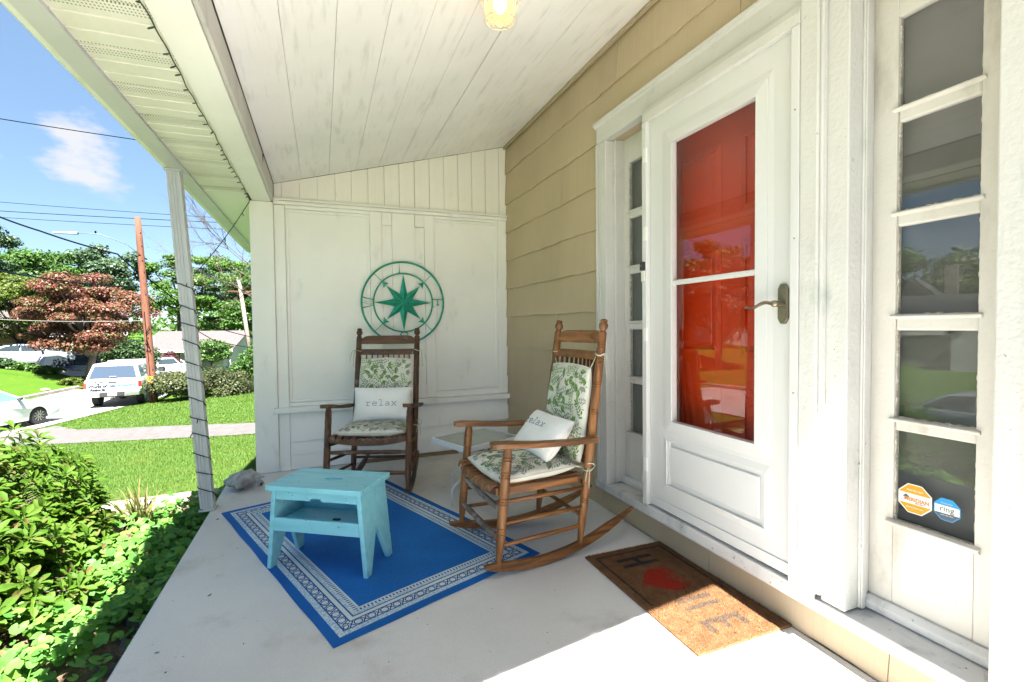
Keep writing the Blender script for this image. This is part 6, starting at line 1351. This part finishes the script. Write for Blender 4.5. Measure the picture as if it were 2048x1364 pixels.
# ------------------------------------------------------------------ houses
M_siding2 = {}
def house(name, label, x, y, rz, w, d, h, rh, wall_c, roof_c, z=None, windows=(), doors=(), garage=None, chimney=None, over=.35, lap=False, trim=(.5, .5, .49)):
    z = tz(x, y) if z is None else z; t = thing(name, label, 'house', (x, y, z), R(rz), None, local=True); mw = mat(name+'_wall', wall_c, tuple(q*.86 for q in wall_c), .8, scale=1.2); mr = mat(name+'_roof', roof_c, tuple(q*.75 for q in roof_c), .95, scale=7, bump=.5); mt = mat(name+'_trim', trim, None, .6)
    b = MB(); b.box(-w/2, w/2, -d/2, d/2, -.6, h); b.prism([(-d/2, h), (d/2, h), (0, h+rh)], 'x', -w/2, w/2) if False else None
    vs = [(-w/2, -d/2, h), (-w/2, d/2, h), (-w/2, 0, h+rh), (w/2, -d/2, h), (w/2, d/2, h), (w/2, 0, h+rh)]; b.add(vs, [(0, 2, 1), (3, 4, 5)]); b.build('wall', mw, t, fix=False)
    if lap:
        for k in range(int(h/.16)): MB().box(-w/2-.012, w/2+.012, -d/2-.012, d/2+.012, .1+k*.16, .1+k*.16+.02).build('lap_siding', mt if lap == 2 else mw, t)
        n_ = int(rh/.16)
        for k in range(1, n_): q = (1-k/n_)*d/2; MB().box(-w/2-.012, w/2+.012, -q, q, h+k*.16-.01, h+k*.16+.01).build('lap_siding', mt if lap == 2 else mw, t)
    sl = rh/(d/2); e = over; th = .14
    for s in (1, -1):
        MB().hexa([(-w/2-e, s*(d/2+e), h-e*sl), (w/2+e, s*(d/2+e), h-e*sl), (w/2+e, 0, h+rh), (-w/2-e, 0, h+rh)], [(-w/2-e, s*(d/2+e), h-e*sl+th), (w/2+e, s*(d/2+e), h-e*sl+th), (w/2+e, 0, h+rh+th), (-w/2-e, 0, h+rh+th)]).build('roof', mr, t)
        MB().box(-w/2-e, w/2+e, s*(d/2+e)-.02+.03*s, s*(d/2+e)+.02+.03*s, h-e*sl-.08, h-e*sl+th).build('fascia', mt, t)
    def opening(nm, side, u, zc, ww, hh, m):
        if side == 'f': f = MB().box(u-ww/2-.08, u+ww/2+.08, -d/2-.05, -d/2-.012, zc-hh/2-.08, zc+hh/2+.08).build(nm, mt, t); MB().box(u-ww/2, u+ww/2, -d/2-.065, -d/2-.051, zc-hh/2, zc+hh/2).build('pane', m, f)
        else:
            s = 1 if side == 'r' else -1; xw = s*w/2; a, c = sorted((xw+s*.012, xw+s*.05)); f = MB().box(a, c, u-ww/2-.08, u+ww/2+.08, zc-hh/2-.08, zc+hh/2+.08).build(nm, mt, t); a, c = sorted((xw+s*.051, xw+s*.065)); MB().box(a, c, u-ww/2, u+ww/2, zc-hh/2, zc+hh/2).build('pane', m, f)
    for side, u, zc, ww, hh in windows: opening('window', side, u, zc, ww, hh, M_autoglass)
    for u, ww, c in doors: opening('door', 'f', u, 1.02, ww, 2.0, mat(name+'_door', c, None, .6))
    if garage: u, ww = garage; opening('garage_door', 'f', u, 1.08, ww, 2.1, mat(name+'_garage', (.72, .72, .70), None, .6))
    if chimney: u, v, ch = chimney; MB().box(u-.45, u+.45, v-.35, v+.35, h*.6, h+rh+ch).build('chimney', mat(name+'_chimney', (.25, .23, .2), (.18, .16, .14), .9, scale=6), t)
    return t
house('ranch_house', 'low white house with pale brown roof behind the clipped tree', -10.3, 53.2, -16, 7.4, 6, 2.0, 1.45, (.36, .37, .38), (.085, .070, .072), z=-2.55, windows=[('f', -2.4, 1.2, 1.1, .8), ('f', .6, 1.2, 1.0, .9), ('f', -.9, 1.2, .8, .9)], doors=[(2.6, .8, (.3, .33, .36))])
gb = MB(); house('porch_gable', 'small white gabled entrance on the front of the low brown-roofed house', -9.0, 50.2, 74, 2.4, 2.7, 1.75, .75, (.36, .37, .38), (.085, .070, .072), z=-2.55, over=.2)
house('peach_house', 'peach walled house with white garage door behind the maples', -22.7, 46.8, 20, 15, 8, 2.8, 2.3, (.36, .20, .12), (.07, .065, .06), z=-1.75, windows=[('f', -3.4, 1.5, 1.3, 1.1)], garage=(4.4, 2.7), doors=[(1.7, .9, (.6, .6, .6))])
house('red_van_house', 'pale shed roofed outbuilding at the far left beyond the grey sedan', -29, 55, 25, 6, 5, 2.4, 1.2, (.5, .47, .42), (.15, .14, .13))
house('cape_house', 'tan sided cape house with chimney across the street', -40, 23.6, -22, 9, 6.4, 2.6, 3.2, (.26, .215, .15), (.04, .042, .047), windows=[('r', .2, 3.9, .8, .9), ('r', -1.6, 1.6, 1.1, 1.2)], chimney=(3.0, -2.0, .9), lap=1, over=.25)
house('low_house', 'low dark-roofed house across the street beside the tan cape house', -34.5, 19.6, 66, 6.5, 7, 2.2, 2.2, (.20, .19, .17), (.04, .042, .047), over=.3)
house('garage_house', 'white sided gable house across the street beside the low dark roof', -33, 15.2, -24, 6, 5, 2.3, 2.2, (.45, .45, .45), (.04, .042, .047), lap=2, over=.25)
house('white_house', 'white sided house across the street, seen in the storm door glass', -32, 35, 55, 11, 7, 2.8, 2.2, (.5, .5, .49), (.08, .076, .072), windows=[('f', -2.8, 1.6, 1.2, 1.3), ('f', 2.5, 1.6, 1.2, 1.3)], lap=1)
# trees and things across the street that show in the door and sidelight glass
tree('maple_tree', 'red maple across the street, seen in the storm door glass', -20.8, 24.5, (3.6, 3.4, 3.2), 4.6, 40, 300, .22, LM_maple, .22, 1.9, 51, .4, .32, limbs=14)
tree('broadleaf_tree', 'green tree across the street left of the white house', -27, 31, (3.6, 3.4, 3.6), 5.2, 26, 260, .28, LM_green, .25, 2.5, 52, .5, .36)
for i, (x, y, rr_, hh, m_) in enumerate([(-54, 14, 5, 4.6, LM_green), (-56, 25, 5.5, 5.2, LM_green), (-54, 35, 5, 4.8, LM_bright), (-47, 44, 5, 5, LM_green), (-58, 4, 6, 5.4, LM_dark), (-44, 54, 5.5, 5.5, LM_green), (-52, -10, 6, 6, LM_green)]):
    tree('broadleaf_tree', ('round green tree', 'tall green tree', 'bright green tree', 'broad green tree', 'dark green tree', 'leafy green tree', 'large green tree')[i]+' of the row behind the houses across the street', x, y, (rr_, rr_, rr_*.9), hh, 26, 170, .6, m_, .4, 5, 60+i, .6, .38, group='trees behind the houses across the street')
sedan('silver car parked on the street, seen in the sidelight glass', -12.9, 7.6, -2.2, 3, P_grey, M_autoglass)
# distant wood closing the horizon
r_ = np.random.default_rng(90); cs, rs = [], []
for a in np.linspace(-115, 75, 150):
    d = r_.uniform(105, 150); x, y = d*math.sin(R(a)), d*math.cos(R(a)); h = r_.uniform(3, 7.5); cs.append((x, y, -2+h*.45)); rs.append((6.5, 5, h))
V, F = cloud(cs, rs, 230, 1.1, r_); tag(np_mesh('distant_wood', V, F, LM_green), 'distant green wood closing the horizon', 'wood', None, 'stuff')
# little things
sg_ = thing('street_sign', 'small white sign on a thin post beyond the street', 'sign', (-8.6, 37.6, -2.2)); zz = tz(-8.6, 37.6)
MB().tube([(-8.62, 37.62, -2.4), (-8.62, 37.62, -1.05)], .02, 6).build('sign_post', M_pole, sg_); MB().box(-8.8, -8.44, 37.58, 37.60, -1.45, -1.05).build('sign_board', Wt, sg_); MB().box(-8.66, -8.58, 37.572, 37.579, -1.36, -1.14).build('sign_mark', Na, sg_)
o = MB().ball((-13.9, 33.4, tz(-13.9, 33.4)+.06), .22, .1, .07, 10, 6).build('newspaper_bag', Wt, None, smooth=True, loc=(-13.9, 33.4, tz(-13.9, 33.4))); tag(o, 'small white newspaper bag lying on the far lawn', 'newspaper')
